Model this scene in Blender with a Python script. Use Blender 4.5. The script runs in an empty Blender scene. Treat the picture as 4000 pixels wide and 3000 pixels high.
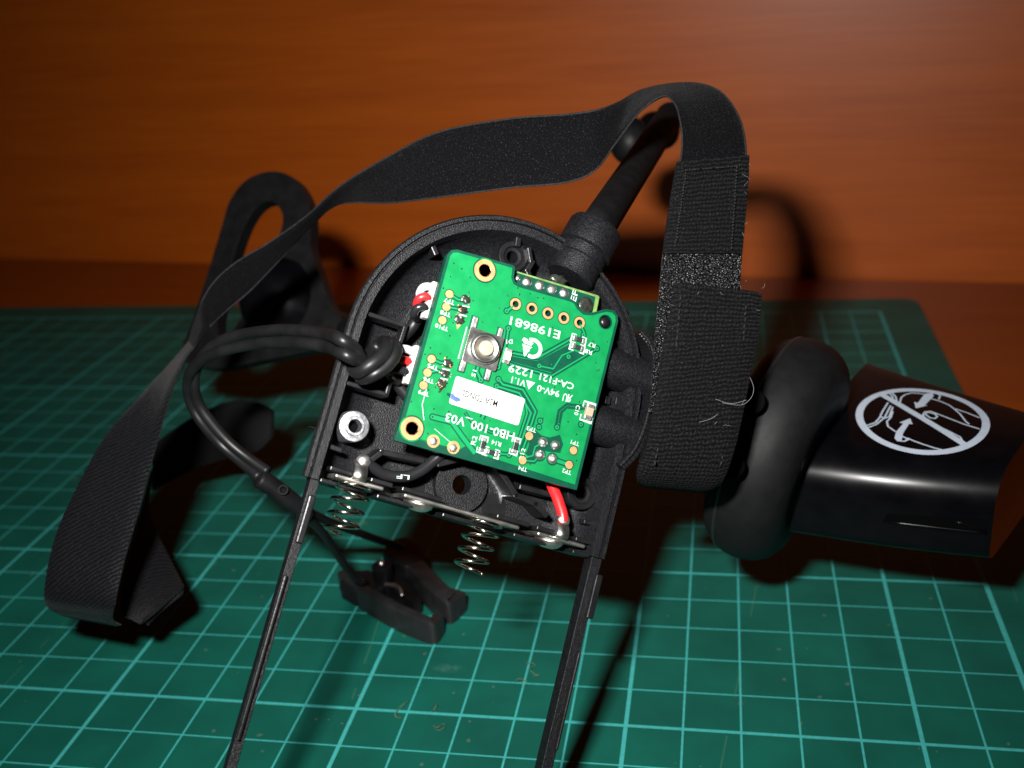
import bpy, math, random
from mathutils import Vector, Matrix
from mathutils.geometry import tessellate_polygon
random.seed(7)
sc = bpy.context.scene
col = sc.collection

# ------------------------------------------------------------------ camera
# world: X, Y along the grid of the cutting mat, Z up, metres; mat top at Z = 0
FPX = 4283.06
RC = Matrix(((0.98211043, 0.17497177, -0.06959877),
             (0.00425736, -0.39014232, -0.92074472),
             (-0.18825776, 0.90397668, -0.38390776)))      # world -> camera (x right, y down, z forward)
CAM = Vector((0.0164946, -0.1553480, 0.1315416))
cd = bpy.data.cameras.new('camera'); cam = bpy.data.objects.new('camera', cd); col.objects.link(cam)
RT = RC.transposed()
cx, cy, cz = RT @ Vector((1, 0, 0)), -(RT @ Vector((0, 1, 0))), -(RT @ Vector((0, 0, 1)))
cam.matrix_world = Matrix(((cx.x, cy.x, cz.x, CAM.x), (cx.y, cy.y, cz.y, CAM.y), (cx.z, cy.z, cz.z, CAM.z), (0, 0, 0, 1)))
cd.sensor_width = 36; cd.lens = 36 * FPX / 4000; cd.clip_start = 0.002; cd.clip_end = 20
cd.dof.use_dof = True; cd.dof.focus_distance = 0.163; cd.dof.aperture_fstop = 26
sc.camera = cam
# ------------------------------------------------------------------ light: the camera's own flash, in a dark room
w = bpy.data.worlds.new('World'); sc.world = w; w.use_nodes = True
w.node_tree.nodes['Background'].inputs[0].default_value = (1, .9, .8, 1)
w.node_tree.nodes['Background'].inputs[1].default_value = 0.0012
fl = bpy.data.lights.new('camera_flash', 'AREA'); fl.shape = 'RECTANGLE'; fl.size = .014; fl.size_y = .008
fl.energy = 0.42; fl.color = (1, .985, .96); fl.spread = math.radians(94)
fo = bpy.data.objects.new('camera_flash', fl); col.objects.link(fo)
fo.location = CAM + RT @ Vector((-.026, -.030, -.004))
fo.rotation_euler = (RT @ Vector((.08, .06, 1))).to_track_quat('-Z', 'Y').to_euler()
vs = sc.view_settings; vs.view_transform = 'Standard'; vs.look = 'None'; vs.gamma = 1; vs.exposure = 0.0; vs.use_curve_mapping = False

# ------------------------------------------------------------------ pixels of the photograph -> points
def K(x, y): return (x * 1.80832, y * 1.80832)
def CR(ox, oy, s): return lambda x, y: (ox + x * s, oy + y * s)
A_ = CR(1150, 800, .678119); C_ = CR(2700, 1250, .632911); E_ = CR(900, 1800, .49729); G_ = CR(700, 1100, .482218)
def ray(p): return RT @ Vector(((p[0] - 2000) / FPX, (p[1] - 1500) / FPX, 1))
def atd(p, d): return CAM + ray(p) * (d * .01)                    # d: cm along the optical axis
def atz(p, z): r = ray(p); return CAM + r * ((z * .01 - CAM.z) / r.z)
# frame of the opened housing (U right, V up along the board, N towards the viewer), origin at the board's middle, mm
SO = CAM + RT @ Vector((.0001800461, -.0018748956, .1594128471))
SU = RT @ Vector((0.88854751, 0.29937577, 0.34764562))
SV = RT @ Vector((0.24736521, -0.95079624, 0.18653943))
SN = RT @ Vector((0.38638553, -0.07975372, -0.91888278))
SM = Matrix(((SU.x, SV.x, SN.x, SO.x), (SU.y, SV.y, SN.y, SO.y), (SU.z, SV.z, SN.z, SO.z), (0, 0, 0, 1)))
SI = SM.inverted()
def S(u, v, n): return SM @ Vector((u * .001, v * .001, n * .001))
def uv(p, n=0):                                                    # pixel -> (u, v) mm on the plane N = n
    r = ray(p); o = SO + SN * (n * .001); q = CAM + r * ((o - CAM).dot(SN) / r.dot(SN))
    l = SI @ q; return (l.x * 1000, l.y * 1000)
def a2(x, y, n=0): return uv(A_(x, y), n)

# ------------------------------------------------------------------ materials
def mat(name, base, rough=.5, metal=0, spec=.5, noise=None, bump=None, coat=0, var=0, sheen=0, emit=None):
    """noise/var: colour variation; bump=(scale, strength, distance mm)"""
    m = bpy.data.materials.new(name); m.use_nodes = True; nt = m.node_tree; b = nt.nodes['Principled BSDF']
    b.inputs['Base Color'].default_value = (*base, 1); b.inputs['Roughness'].default_value = rough
    b.inputs['Metallic'].default_value = metal; b.inputs['Specular IOR Level'].default_value = spec
    b.inputs['Coat Weight'].default_value = coat; b.inputs['Coat Roughness'].default_value = .08
    if sheen: b.inputs['Sheen Weight'].default_value = sheen
    tc = nt.nodes.new('ShaderNodeTexCoord')
    if var:
        n = nt.nodes.new('ShaderNodeTexNoise'); n.inputs['Scale'].default_value = noise or 400; n.inputs['Detail'].default_value = 4
        nt.links.new(tc.outputs['Object'], n.inputs['Vector'])
        r = nt.nodes.new('ShaderNodeMapRange'); r.inputs['From Min'].default_value = .3; r.inputs['From Max'].default_value = .7
        r.inputs['To Min'].default_value = 1 - var; r.inputs['To Max'].default_value = 1 + var
        nt.links.new(n.outputs['Fac'], r.inputs['Value'])
        x = nt.nodes.new('ShaderNodeMix'); x.data_type = 'RGBA'; x.blend_type = 'MULTIPLY'; x.inputs[0].default_value = 1
        x.inputs[6].default_value = (*base, 1); nt.links.new(r.outputs[0], x.inputs[7]); nt.links.new(x.outputs[2], b.inputs['Base Color'])
        rr = nt.nodes.new('ShaderNodeMapRange'); rr.inputs['To Min'].default_value = rough * .75; rr.inputs['To Max'].default_value = min(1, rough * 1.25)
        nt.links.new(n.outputs['Fac'], rr.inputs['Value']); nt.links.new(rr.outputs[0], b.inputs['Roughness'])
    if bump:
        n2 = nt.nodes.new('ShaderNodeTexNoise'); n2.inputs['Scale'].default_value = bump[0]; n2.inputs['Detail'].default_value = 2
        nt.links.new(tc.outputs['Object'], n2.inputs['Vector'])
        bp = nt.nodes.new('ShaderNodeBump'); bp.inputs['Strength'].default_value = bump[1]; bp.inputs['Distance'].default_value = bump[2] * .001
        nt.links.new(n2.outputs['Fac'], bp.inputs['Height']); nt.links.new(bp.outputs[0], b.inputs['Normal'])
    return m
M = {}
M['shell'] = mat('textured_black_plastic', (.0055, .0057, .0066), .42, spec=.20, noise=2600, var=.5, bump=(5600, 1.0, .115))
M['shell_s'] = mat('smooth_black_plastic', (.006, .006, .0067), .34, spec=.32, noise=500, var=.2, bump=(2500, .4, .06))
M['matte'] = mat('matte_black_plastic', (.0045, .0045, .005), .5, spec=.16, noise=300, var=.25, bump=(2200, .3, .04))
M['rubber'] = mat('black_rubber', (.0035, .0035, .0038), .5, spec=.12, noise=350, var=.25, bump=(2600, .2, .03))
M['cushion'] = mat('soft_black_cushion', (.0048, .0048, .0051), .58, spec=.16, noise=420, var=.1, bump=(2400, .22, .04))
M['gloss'] = mat('glossy_black_plastic', (.0015, .0015, .002), .25, spec=.13, noise=220, var=.3)
M['cable'] = mat('cable_jacket', (.0055, .0055, .006), .42, spec=.26, noise=300, var=.25, bump=(1500, .12, .04))
M['metal'] = mat('nickel_plate', (.62, .60, .56), .36, metal=1, noise=500, var=.2, bump=(800, .15, .05))
M['steel'] = mat('switch_steel', (.40, .39, .38), .36, metal=1, noise=700, var=.2, bump=(900, .2, .05))
M['spring'] = mat('spring_wire', (.62, .58, .52), .14, metal=1)
M['zinc'] = mat('zinc_bushing', (.70, .71, .74), .34, metal=1, noise=1500, var=.25, bump=(2200, .5, .05))
M['solder'] = mat('solder', (.60, .59, .57), .44, metal=1, noise=1200, var=.35, bump=(1500, .5, .08))
M['burnt'] = mat('burnt_solder', (.035, .04, .032), .25, metal=.5, noise=1500, var=.5, bump=(1800, .6, .08))
M['gold'] = mat('gold_pad', (.56, .27, .12), .4, metal=.4, noise=900, var=.15, bump=(1500, .2, .03))
M['pour'] = mat('green_solder_mask', (.002, .145, .040), .42, spec=.25, noise=500, var=.12, bump=(1500, .10, .02))
M['gap'] = mat('dark_green_mask', (.001, .040, .022), .42, spec=.25, noise=500, var=.12)
M['trace'] = mat('trace_green', (.004, .17, .055), .4, spec=.25)
M['fr4'] = mat('board_edge', (.10, .17, .045), .5, noise=900, var=.3)
M['silk'] = mat('white_silkscreen', (.36, .43, .38), .65, spec=.2)
M['white'] = mat('white_plastic', (.42, .42, .41), .45, spec=.2, noise=600, var=.06)
M['label'] = mat('label_paper', (.43, .425, .41), .6, spec=.1, noise=700, var=.03)
M['ink'] = mat('label_ink', (.004, .004, .005), .8, spec=.05)
M['blue'] = mat('blue_marker', (.06, .10, .62), .5, noise=900, var=.3)
M['red'] = mat('red_wire', (.55, .012, .014), .38, noise=700, var=.2)
M['whitewire'] = mat('white_wire', (.38, .38, .385), .42, spec=.25, noise=700, var=.06)
M['blackwire'] = mat('black_wire', (.010, .010, .011), .28)
M['cream'] = mat('cream_plunger', (.30, .25, .17), .5, spec=.15, noise=600, var=.08)
M['ceramic'] = mat('capacitor_ceramic', (.30, .22, .15), .4)
M['res'] = mat('resistor_black', (.02, .02, .022), .3)
M['led'] = mat('led_lens', (.75, .62, .36), .25, coat=.3)
M['print'] = mat('white_print', (.36, .41, .48), .5, noise=600, var=.05)
M['sleeve'] = mat('heat_shrink_sleeve', (.0045, .0045, .0048), .7, spec=.06, noise=400, var=.3, bump=(2600, .2, .03))
M['shade_peg_black'] = mat('recess_shade_peg_black', (.0008, .0008, .0008), .8, spec=.03)  # near-black that paints shade in the slot and bore; also colours the pegs
M['clip'] = mat('satin_black_plastic', (.0095, .0095, .010), .42, spec=.5, noise=300, var=.2, bump=(2200, .2, .03))
M['glue'] = mat('dried_glue', (.25, .42, .33), .35, noise=600, var=.3)
M['dust'] = mat('pale_shaving', (.12, .13, .07), .5, spec=.3)
M['hair'] = mat('pale_lint', (.13, .13, .14), .7)

def fabric(name, base, kind, rough=.75, sheen=.35):
    m = bpy.data.materials.new(name); m.use_nodes = True; nt = m.node_tree; b = nt.nodes['Principled BSDF']
    N = nt.nodes.new; L = nt.links.new
    b.inputs['Specular IOR Level'].default_value = .6 if kind == 'hook' else (.24 if kind == 'twill' else .045); b.inputs['Roughness'].default_value = rough; b.inputs['Sheen Weight'].default_value = sheen; b.inputs['Sheen Roughness'].default_value = .4
    uvn = N('ShaderNodeUVMap'); uvn.uv_map = 'UVMap'
    def noise(scale, det=2):
        n = N('ShaderNodeTexNoise'); n.inputs['Scale'].default_value = scale; n.inputs['Detail'].default_value = det; L(uvn.outputs[0], n.inputs['Vector']); return n.outputs['Fac']
    def wave(rot, scale, dist):
        mp = N('ShaderNodeMapping'); mp.inputs['Rotation'].default_value = (0, 0, rot); L(uvn.outputs[0], mp.inputs['Vector'])
        wv = N('ShaderNodeTexWave'); wv.inputs['Scale'].default_value = scale; wv.inputs['Distortion'].default_value = dist
        wv.inputs['Detail'].default_value = 1; wv.inputs['Detail Scale'].default_value = 1.5
        L(mp.outputs[0], wv.inputs['Vector']); return wv.outputs['Fac']
    def math_(op, a, c):
        q = N('ShaderNodeMath'); q.operation = op
        for i, v in enumerate((a, c)):
            if isinstance(v, (int, float)): q.inputs[i].default_value = v
            else: L(v, q.inputs[i])
        return q.outputs[0]
    if kind == 'weave':   # horizontal ribs of webbing, broken into knots across the width
        h = math_('MULTIPLY', wave(math.pi / 2, .46, 3.2), math_('ADD', math_('MULTIPLY', wave(0, .55, 5.0), .6), .4))
        h = math_('ADD', math_('MULTIPLY', h, .75), math_('MULTIPLY', noise(2.6, 3), .62)); dist = .35
    elif kind == 'plush':
        h = noise(3.6, 3); dist = .32
    elif kind == 'hook':
        v = N('ShaderNodeTexVoronoi'); v.inputs['Scale'].default_value = 2.6; L(uvn.outputs[0], v.inputs['Vector'])
        h = math_('SUBTRACT', 1.0, v.outputs['Distance']); dist = .6
    else:                  # satin twill
        h = math_('ADD', math_('MULTIPLY', wave(.75, .50, 2.4), .5), math_('MULTIPLY', noise(3.4, 3), .6)); dist = .18
    cr = N('ShaderNodeValToRGB')
    cr.color_ramp.elements[0].position = .35; cr.color_ramp.elements[0].color = (*[c * .35 for c in base], 1)
    cr.color_ramp.elements[1].position = .85; cr.color_ramp.elements[1].color = (*[c * 1.9 for c in base], 1)
    if kind == 'hook': cr.color_ramp.elements[0].position = .55; cr.color_ramp.elements[1].color = (*[c * 4 for c in base], 1)
    # stray bright fibres, and the cloth's sparkle painted into the colour
    fib_glint = N('ShaderNodeValToRGB'); fib_glint.color_ramp.elements[0].position = .61; fib_glint.color_ramp.elements[1].position = .75
    fib_glint.color_ramp.elements[0].color = (0, 0, 0, 1); L(noise(4.2, 3), fib_glint.inputs[0])
    mx = N('ShaderNodeMix'); mx.data_type = 'RGBA'; L(math_('MULTIPLY', fib_glint.outputs[0], {'hook': .55, 'twill': .22, 'weave': .24}.get(kind, .34)), mx.inputs[0])
    L(h, cr.inputs[0]); L(cr.outputs[0], mx.inputs[6]); mx.inputs[7].default_value = (.10, .10, .11, 1)
    L(mx.outputs[2], b.inputs['Base Color'])
    bp = N('ShaderNodeBump'); bp.inputs['Strength'].default_value = .9; bp.inputs['Distance'].default_value = dist * .001
    L(h, bp.inputs['Height']); L(bp.outputs[0], b.inputs['Normal'])
    return m
M['plush'] = fabric('brushed_loop_fabric', (.0017, .0017, .0022), 'plush', .7, .02)
M['webbing'] = fabric('black_webbing', (.0034, .0034, .0035), 'weave', .7, .02)
M['hook'] = fabric('hook_tape', (.004, .004, .0045), 'hook', .35, 0)
M['satin'] = fabric('satin_elastic', (.0028, .0030, .0040), 'twill', .5, .03)
M['thread'] = mat('black_thread', (.011, .011, .012), .7, spec=.1, noise=3000, var=.5)

def mat_grid():
    m = bpy.data.materials.new('cutting_mat_print'); m.use_nodes = True; nt = m.node_tree; b = nt.nodes['Principled BSDF']
    N = nt.nodes.new; L = nt.links.new
    def F(op, a, c=0.0, clamp=False):
        q = N('ShaderNodeMath'); q.operation = op; q.use_clamp = clamp
        for i, v in enumerate((a, c)):
            if isinstance(v, (int, float)): q.inputs[i].default_value = v
            else: L(v, q.inputs[i])
        return q.outputs[0]
    tc = N('ShaderNodeTexCoord'); sx = N('ShaderNodeSeparateXYZ'); L(tc.outputs['Object'], sx.inputs[0])
    X, Y = F('MULTIPLY', sx.outputs[0], 100), F('MULTIPLY', sx.outputs[1], 100)
    def near(c, period, hw):      # 1 within hw of a multiple of period
        k = F('MULTIPLY', F('ROUND', F('DIVIDE', c, period)), period)
        d = F('ABSOLUTE', F('SUBTRACT', c, k)); return F('LESS_THAN', d, hw)
    def at(c, v, hw): return F('LESS_THAN', F('ABSOLUTE', F('SUBTRACT', c, v)), hw)
    ln = F('MAXIMUM', near(X, 1, .0185), near(Y, 1, .0165))
    ln = F('MAXIMUM', ln, F('MAXIMUM', near(X, 5, .037), near(Y, 5, .035)))
    inside = F('MULTIPLY', F('MULTIPLY', F('GREATER_THAN', X, -35.05), F('LESS_THAN', X, 7.05)), F('MULTIPLY', F('GREATER_THAN', Y, -5.05), F('LESS_THAN', Y, 22.05)))
    bd = F('MAXIMUM', F('MAXIMUM', at(X, 7, .05), at(X, -35, .05)), F('MAXIMUM', at(Y, 22, .05), at(Y, -5, .05)))
    ln = F('MULTIPLY', F('MAXIMUM', ln, bd), inside)
    n = N('ShaderNodeTexNoise'); n.inputs['Scale'].default_value = 60; n.inputs['Detail'].default_value = 5; L(tc.outputs['Object'], n.inputs['Vector'])
    gr = N('ShaderNodeValToRGB'); L(n.outputs['Fac'], gr.inputs[0])
    gr.color_ramp.elements[0].color = (.0012, .056, .040, 1); gr.color_ramp.elements[0].position = .3
    gr.color_ramp.elements[1].color = (.002, .084, .060, 1); gr.color_ramp.elements[1].position = .7
    n2 = N('ShaderNodeTexNoise'); n2.inputs['Scale'].default_value = 900; n2.inputs['Detail'].default_value = 3; L(tc.outputs['Object'], n2.inputs['Vector'])
    wear = N('ShaderNodeMapRange'); wear.inputs['From Min'].default_value = .3; wear.inputs['From Max'].default_value = .75
    wear.inputs['To Min'].default_value = 1; wear.inputs['To Max'].default_value = .72; L(n2.outputs['Fac'], wear.inputs['Value'])
    mx = N('ShaderNodeMix'); mx.data_type = 'RGBA'; L(F('MULTIPLY', ln, wear.outputs[0]), mx.inputs[0]); L(gr.outputs[0], mx.inputs[6])
    mx.inputs[7].default_value = (.042, .32, .30, 1)
    # fine knife scratches and a scuff
    v = N('ShaderNodeTexVoronoi'); v.feature = 'DISTANCE_TO_EDGE'; v.inputs['Scale'].default_value = 14
    mp = N('ShaderNodeMapping'); mp.inputs['Scale'].default_value = (1, .22, 1); mp.inputs['Rotation'].default_value = (0, 0, .5); L(tc.outputs['Object'], mp.inputs[0]); L(mp.outputs[0], v.inputs['Vector'])
    scr = F('MULTIPLY', F('LESS_THAN', v.outputs['Distance'], .0016), F('GREATER_THAN', n.outputs['Fac'], .52))
    m2 = N('ShaderNodeMix'); m2.data_type = 'RGBA'; L(F('MULTIPLY', scr, .42), m2.inputs[0]); L(mx.outputs[2], m2.inputs[6]); m2.inputs[7].default_value = (.05, .12, .06, 1)
    dx = F('MULTIPLY', F('SUBTRACT', X, -3.55), 1.1); dy = F('MULTIPLY', F('SUBTRACT', Y, 1.32), 2.6)
    rr = F('ADD', F('MULTIPLY', dx, dx), F('MULTIPLY', dy, dy))
    scuff = F('MULTIPLY', F('MULTIPLY', F('SUBTRACT', .16, rr, True), 3.0), F('SUBTRACT', n2.outputs['Fac'], .3, True))
    m3 = N('ShaderNodeMix'); m3.data_type = 'RGBA'; L(F('MULTIPLY', scuff, 1.2, True), m3.inputs[0]); L(m2.outputs[2], m3.inputs[6]); m3.inputs[7].default_value = (.12, .26, .21, 1)
    n4 = N('ShaderNodeTexNoise'); n4.inputs['Scale'].default_value = 420; n4.inputs['Detail'].default_value = 1; L(tc.outputs['Object'], n4.inputs['Vector'])
    sp = F('MULTIPLY', F('GREATER_THAN', n4.outputs['Fac'], .765), .35)
    m4 = N('ShaderNodeMix'); m4.data_type = 'RGBA'; L(sp, m4.inputs[0]); L(m3.outputs[2], m4.inputs[6]); m4.inputs[7].default_value = (.14, .15, .09, 1)
    L(m4.outputs[2], b.inputs['Base Color'])
    b.inputs['Roughness'].default_value = .55; b.inputs['Specular IOR Level'].default_value = .3
    bp = N('ShaderNodeBump'); bp.inputs['Strength'].default_value = .25; bp.inputs['Distance'].default_value = .00006
    n3 = N('ShaderNodeTexNoise'); n3.inputs['Scale'].default_value = 2200; L(tc.outputs['Object'], n3.inputs['Vector'])
    L(n3.outputs['Fac'], bp.inputs['Height']); L(bp.outputs[0], b.inputs['Normal'])
    return m
def wood(name, c0, c1, rough, stretch):
    m = bpy.data.materials.new(name); m.use_nodes = True; nt = m.node_tree; b = nt.nodes['Principled BSDF']
    N = nt.nodes.new; L = nt.links.new
    tc = N('ShaderNodeTexCoord'); mp = N('ShaderNodeMapping'); mp.inputs['Scale'].default_value = stretch; L(tc.outputs['Object'], mp.inputs[0])
    n = N('ShaderNodeTexNoise'); n.inputs['Scale'].default_value = 1; n.inputs['Detail'].default_value = 8; n.inputs['Roughness'].default_value = .62; L(mp.outputs[0], n.inputs['Vector'])
    n2 = N('ShaderNodeTexNoise'); n2.inputs['Scale'].default_value = .22; n2.inputs['Detail'].default_value = 3; L(mp.outputs[0], n2.inputs['Vector'])
    ad = N('ShaderNodeMath'); ad.operation = 'MULTIPLY_ADD'; L(n2.outputs['Fac'], ad.inputs[0]); ad.inputs[1].default_value = .5; 
    hf = N('ShaderNodeMath'); hf.operation = 'MULTIPLY'; L(n.outputs['Fac'], hf.inputs[0]); hf.inputs[1].default_value = .5; L(hf.outputs[0], ad.inputs[2])
    r = N('ShaderNodeValToRGB'); r.color_ramp.elements[0].position = .36; r.color_ramp.elements[1].position = .64
    r.color_ramp.elements[0].color = (*c0, 1); r.color_ramp.elements[1].color = (*c1, 1); L(ad.outputs[0], r.inputs[0]); L(r.outputs[0], b.inputs['Base Color'])
    rg = N('ShaderNodeMapRange'); rg.inputs['To Min'].default_value = rough - .07; rg.inputs['To Max'].default_value = rough + .07; L(n.outputs['Fac'], rg.inputs['Value']); L(rg.outputs[0], b.inputs['Roughness'])
    b.inputs['Specular IOR Level'].default_value = .36
    bp = N('ShaderNodeBump'); bp.inputs['Strength'].default_value = .15; bp.inputs['Distance'].default_value = .0003; L(n.outputs['Fac'], bp.inputs['Height']); L(bp.outputs[0], b.inputs['Normal'])
    return m
M['mat'] = mat_grid()
M['wall'] = wood('wood_veneer_wall', (.30, .055, .0025), (.385, .078, .004), .40, (22, 22, 520))
M['table'] = wood('wood_veneer_table', (.225, .040, .002), (.285, .056, .003), .40, (22, 520, 22))

# ------------------------------------------------------------------ mesh helpers (coordinates in mm unless a path is in world metres)
class MB:
    def __init__(s): s.v = []; s.f = []; s.uv = {}
    def add(s, vs, fs):
        o = len(s.v); s.v += [tuple(p) for p in vs]; s.f += [tuple(i + o for i in f) for f in fs]; return o
    def box(s, c, d, rot=0):
        x, y, z = d[0] / 2, d[1] / 2, d[2] / 2; cr, sr = math.cos(rot), math.sin(rot)
        vs = []
        for k in (-z, z):
            for a, b2 in ((-x, -y), (x, -y), (x, y), (-x, y)):
                vs.append((c[0] + a * cr - b2 * sr, c[1] + a * sr + b2 * cr, c[2] + k))
        s.add(vs, [(3, 2, 1, 0), (4, 5, 6, 7), (0, 1, 5, 4), (1, 2, 6, 5), (2, 3, 7, 6), (3, 0, 4, 7)]); return s
    def plate(s, outer, holes, w0, w1):
        loops = [list(outer)] + [list(h) for h in holes]
        tri = tessellate_polygon([[Vector((p[0], p[1], 0)) for p in l] for l in loops])
        flat = [p for l in loops for p in l]; n = len(flat)
        def ar(t): a, b2, c = (flat[i] for i in t); return (b2[0] - a[0]) * (c[1] - a[1]) - (b2[1] - a[1]) * (c[0] - a[0])
        top = [t if ar(t) > 0 else t[::-1] for t in tri]
        fs = list(top) + [tuple(i + n for i in t[::-1]) for t in top]
        o = 0
        for l in loops:
            m = len(l)
            for i in range(m): fs.append((o + i, o + i + n, o + (i + 1) % m + n, o + (i + 1) % m))
            o += m
        s.add([(p[0], p[1], w1) for p in flat] + [(p[0], p[1], w0) for p in flat], fs); return s
    def wall(s, path, th, w0, w1):                     # a rib standing along a polyline
        for a, b2 in zip(path[:-1], path[1:]):
            dx, dy = b2[0] - a[0], b2[1] - a[1]; l = math.hypot(dx, dy)
            s.box(((a[0] + b2[0]) / 2, (a[1] + b2[1]) / 2, (w0 + w1) / 2), (l + th * .98, th, w1 - w0), math.atan2(dy, dx))
        return s
    def strip(s, path, wd, z, caps=False):             # flat line
        n = len(path); L = []; R = []
        for i in range(n):
            a = path[max(0, i - 1)]; b2 = path[min(n - 1, i + 1)]
            dx, dy = b2[0] - a[0], b2[1] - a[1]; l = math.hypot(dx, dy) or 1
            k = 1.0
            if 0 < i < n - 1:
                p0, p1, p2 = path[i - 1], path[i], path[i + 1]
                v1 = ((p1[0] - p0[0]), (p1[1] - p0[1])); l1 = math.hypot(*v1) or 1
                cs = (v1[0] * dx + v1[1] * dy) / (l1 * l); k = 1 / max(.5, cs)
            nx, ny = -dy / l * wd / 2 * k, dx / l * wd / 2 * k
            L.append((path[i][0] + nx, path[i][1] + ny, z)); R.append((path[i][0] - nx, path[i][1] - ny, z))
        s.add(L + R, [(i, n + i, n + i + 1, i + 1) for i in range(n - 1)]); return s
    def disc(s, c, r, z, n=20): 
        s.add([(c[0] + r * math.cos(t * 2 * math.pi / n), c[1] + r * math.sin(t * 2 * math.pi / n), z) for t in range(n)], [tuple(range(n))]); return s
    def lathe(s, prof, c=(0, 0, 0), n=32, closed=False, M4=None):   # profile (r, z) about local z
        m = len(prof); vs = []
        for i in range(n):
            t = 2 * math.pi * i / n
            for r, z in prof:
                p = Vector((c[0] + r * math.cos(t), c[1] + r * math.sin(t), c[2] + z)); vs.append(M4 @ p if M4 else p)
        fs = []
        for i in range(n):
            j = (i + 1) % n
            for k in range(m - 1 + (1 if closed else 0)):
                k2 = (k + 1) % m; fs.append((i * m + k, j * m + k, j * m + k2, i * m + k2))
        if not closed:
            if prof[0][0] > 1e-9: fs.append(tuple(i * m for i in range(n))[::-1])
            if prof[-1][0] > 1e-9: fs.append(tuple(i * m + m - 1 for i in range(n)))
        s.add(vs, fs); return s
    def tube(s, path, r, n=12, cap=True, flat=1.0):
        path = [Vector(p) for p in path]; m = len(path); rs = r if isinstance(r, (list, tuple)) else [r] * m
        t0 = (path[1] - path[0]).normalized(); up = Vector((0, 0, 1)) if abs(t0.z) < .9 else Vector((1, 0, 0))
        nx = t0.cross(up).normalized(); vs = []
        for i in range(m):
            t = (path[min(m - 1, i + 1)] - path[max(0, i - 1)]).normalized()
            nx = (nx - t * nx.dot(t)).normalized(); ny = t.cross(nx)
            for k in range(n):
                a = 2 * math.pi * k / n; vs.append(path[i] + (nx * math.cos(a) + ny * math.sin(a) * flat) * rs[i])
        fs = [(i * n + k, i * n + (k + 1) % n, (i + 1) * n + (k + 1) % n, (i + 1) * n + k) for i in range(m - 1) for k in range(n)]
        if cap: fs += [tuple(range(n))[::-1], tuple((m - 1) * n + k for k in range(n))]
        s.add(vs, fs); return s
    def build(s, name, m, parent=None, smooth=False, scale=.001, bevel=0, seg=2, world=False, autosmooth=None, uvs=None):
        me = bpy.data.meshes.new(name)
        vs = [Vector(p) * scale for p in s.v]
        inv = None
        if world and parent is not None: inv = FRAMES[parent.name].inverted(); vs = [inv @ p for p in vs]
        me.from_pydata(vs, [], s.f); me.validate(); me.update()
        if uvs:
            ul = me.uv_layers.new(name='UVMap')
            for lp in me.loops: ul.data[lp.index].uv = uvs[lp.vertex_index]
        me.materials.append(M[m] if isinstance(m, str) else m)
        if smooth or autosmooth is not None:
            for p in me.polygons: p.use_smooth = True
            if autosmooth is not None: me.set_sharp_from_angle(angle=math.radians(autosmooth))
        o = bpy.data.objects.new(name, me); col.objects.link(o)
        if parent is not None: o.parent = parent
        if bevel:
            b = o.modifiers.new('bevel', 'BEVEL'); b.width = bevel * .001; b.segments = seg; b.limit_method = 'ANGLE'; b.angle_limit = math.radians(35)
            b.harden_normals = False
        return o
FRAMES = {}
def thing(name, label, cat, mw=Matrix()):
    o = bpy.data.objects.new(name, None); col.objects.link(o); o.empty_display_size = .01; o.matrix_world = mw
    o['label'] = label; o['category'] = cat; FRAMES[o.name] = mw; return o
def tag(o, label, cat, group=None):
    o['label'] = label; o['category'] = cat
    if group: o['group'] = group
    return o
def circle(c, r, n=24, a0=0): return [(c[0] + r * math.cos(a0 + 2 * math.pi * i / n), c[1] + r * math.sin(a0 + 2 * math.pi * i / n)) for i in range(n)]
def rrect(x0, y0, x1, y1, r, n=5):
    out = []
    for cx_, cy_, a in ((x1 - r, y0 + r, -90), (x1 - r, y1 - r, 0), (x0 + r, y1 - r, 90), (x0 + r, y0 + r, 180)):
        for i in range(n + 1): t = math.radians(a + 90 * i / n); out.append((cx_ + r * math.cos(t), cy_ + r * math.sin(t)))
    return out
def catmull(P, k=6):
    P = [Vector(p) for p in P]; out = []
    for i in range(len(P) - 1):
        p0, p1, p2, p3 = P[max(0, i - 1)], P[i], P[i + 1], P[min(len(P) - 1, i + 2)]
        for j in range(k):
            t = j / k; out.append(.5 * ((2 * p1) + (p2 - p0) * t + (2 * p0 - 5 * p1 + 4 * p2 - p3) * t * t + (3 * p1 - p0 - 3 * p2 + p3) * t ** 3))
    out.append(P[-1]); return out
def text_mesh(s, name, m, parent, cx_, cy_, wd, ht, z, rot=180, mirror=False, ext=.004, xf=None, bold=.012):
    cu = bpy.data.curves.new('tmp', 'FONT'); cu.body = s; cu.resolution_u = 2; cu.offset = bold
    to = bpy.data.objects.new('tmp', cu); col.objects.link(to)
    dg = bpy.context.evaluated_depsgraph_get(); me0 = to.evaluated_get(dg).to_mesh()
    vs = [v.co.copy() for v in me0.vertices]; fs = [tuple(p.vertices) for p in me0.polygons]
    to.evaluated_get(dg).to_mesh_clear(); bpy.data.objects.remove(to); bpy.data.curves.remove(cu)
    x0, x1 = min(v.x for v in vs), max(v.x for v in vs); y0, y1 = min(v.y for v in vs), max(v.y for v in vs)
    r = math.radians(rot); b = MB(); P = []
    for v in vs:
        x = ((v.x - x0) / (x1 - x0) - .5) * wd * (-1 if mirror else 1); y = ((v.y - y0) / (y1 - y0) - .5) * ht
        P.append((cx_ + x * math.cos(r) - y * math.sin(r), cy_ + x * math.sin(r) + y * math.cos(r), z))
    if xf: P = [xf(p) for p in P]
    b.add(P, fs); return b.build(name, m, parent)

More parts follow.
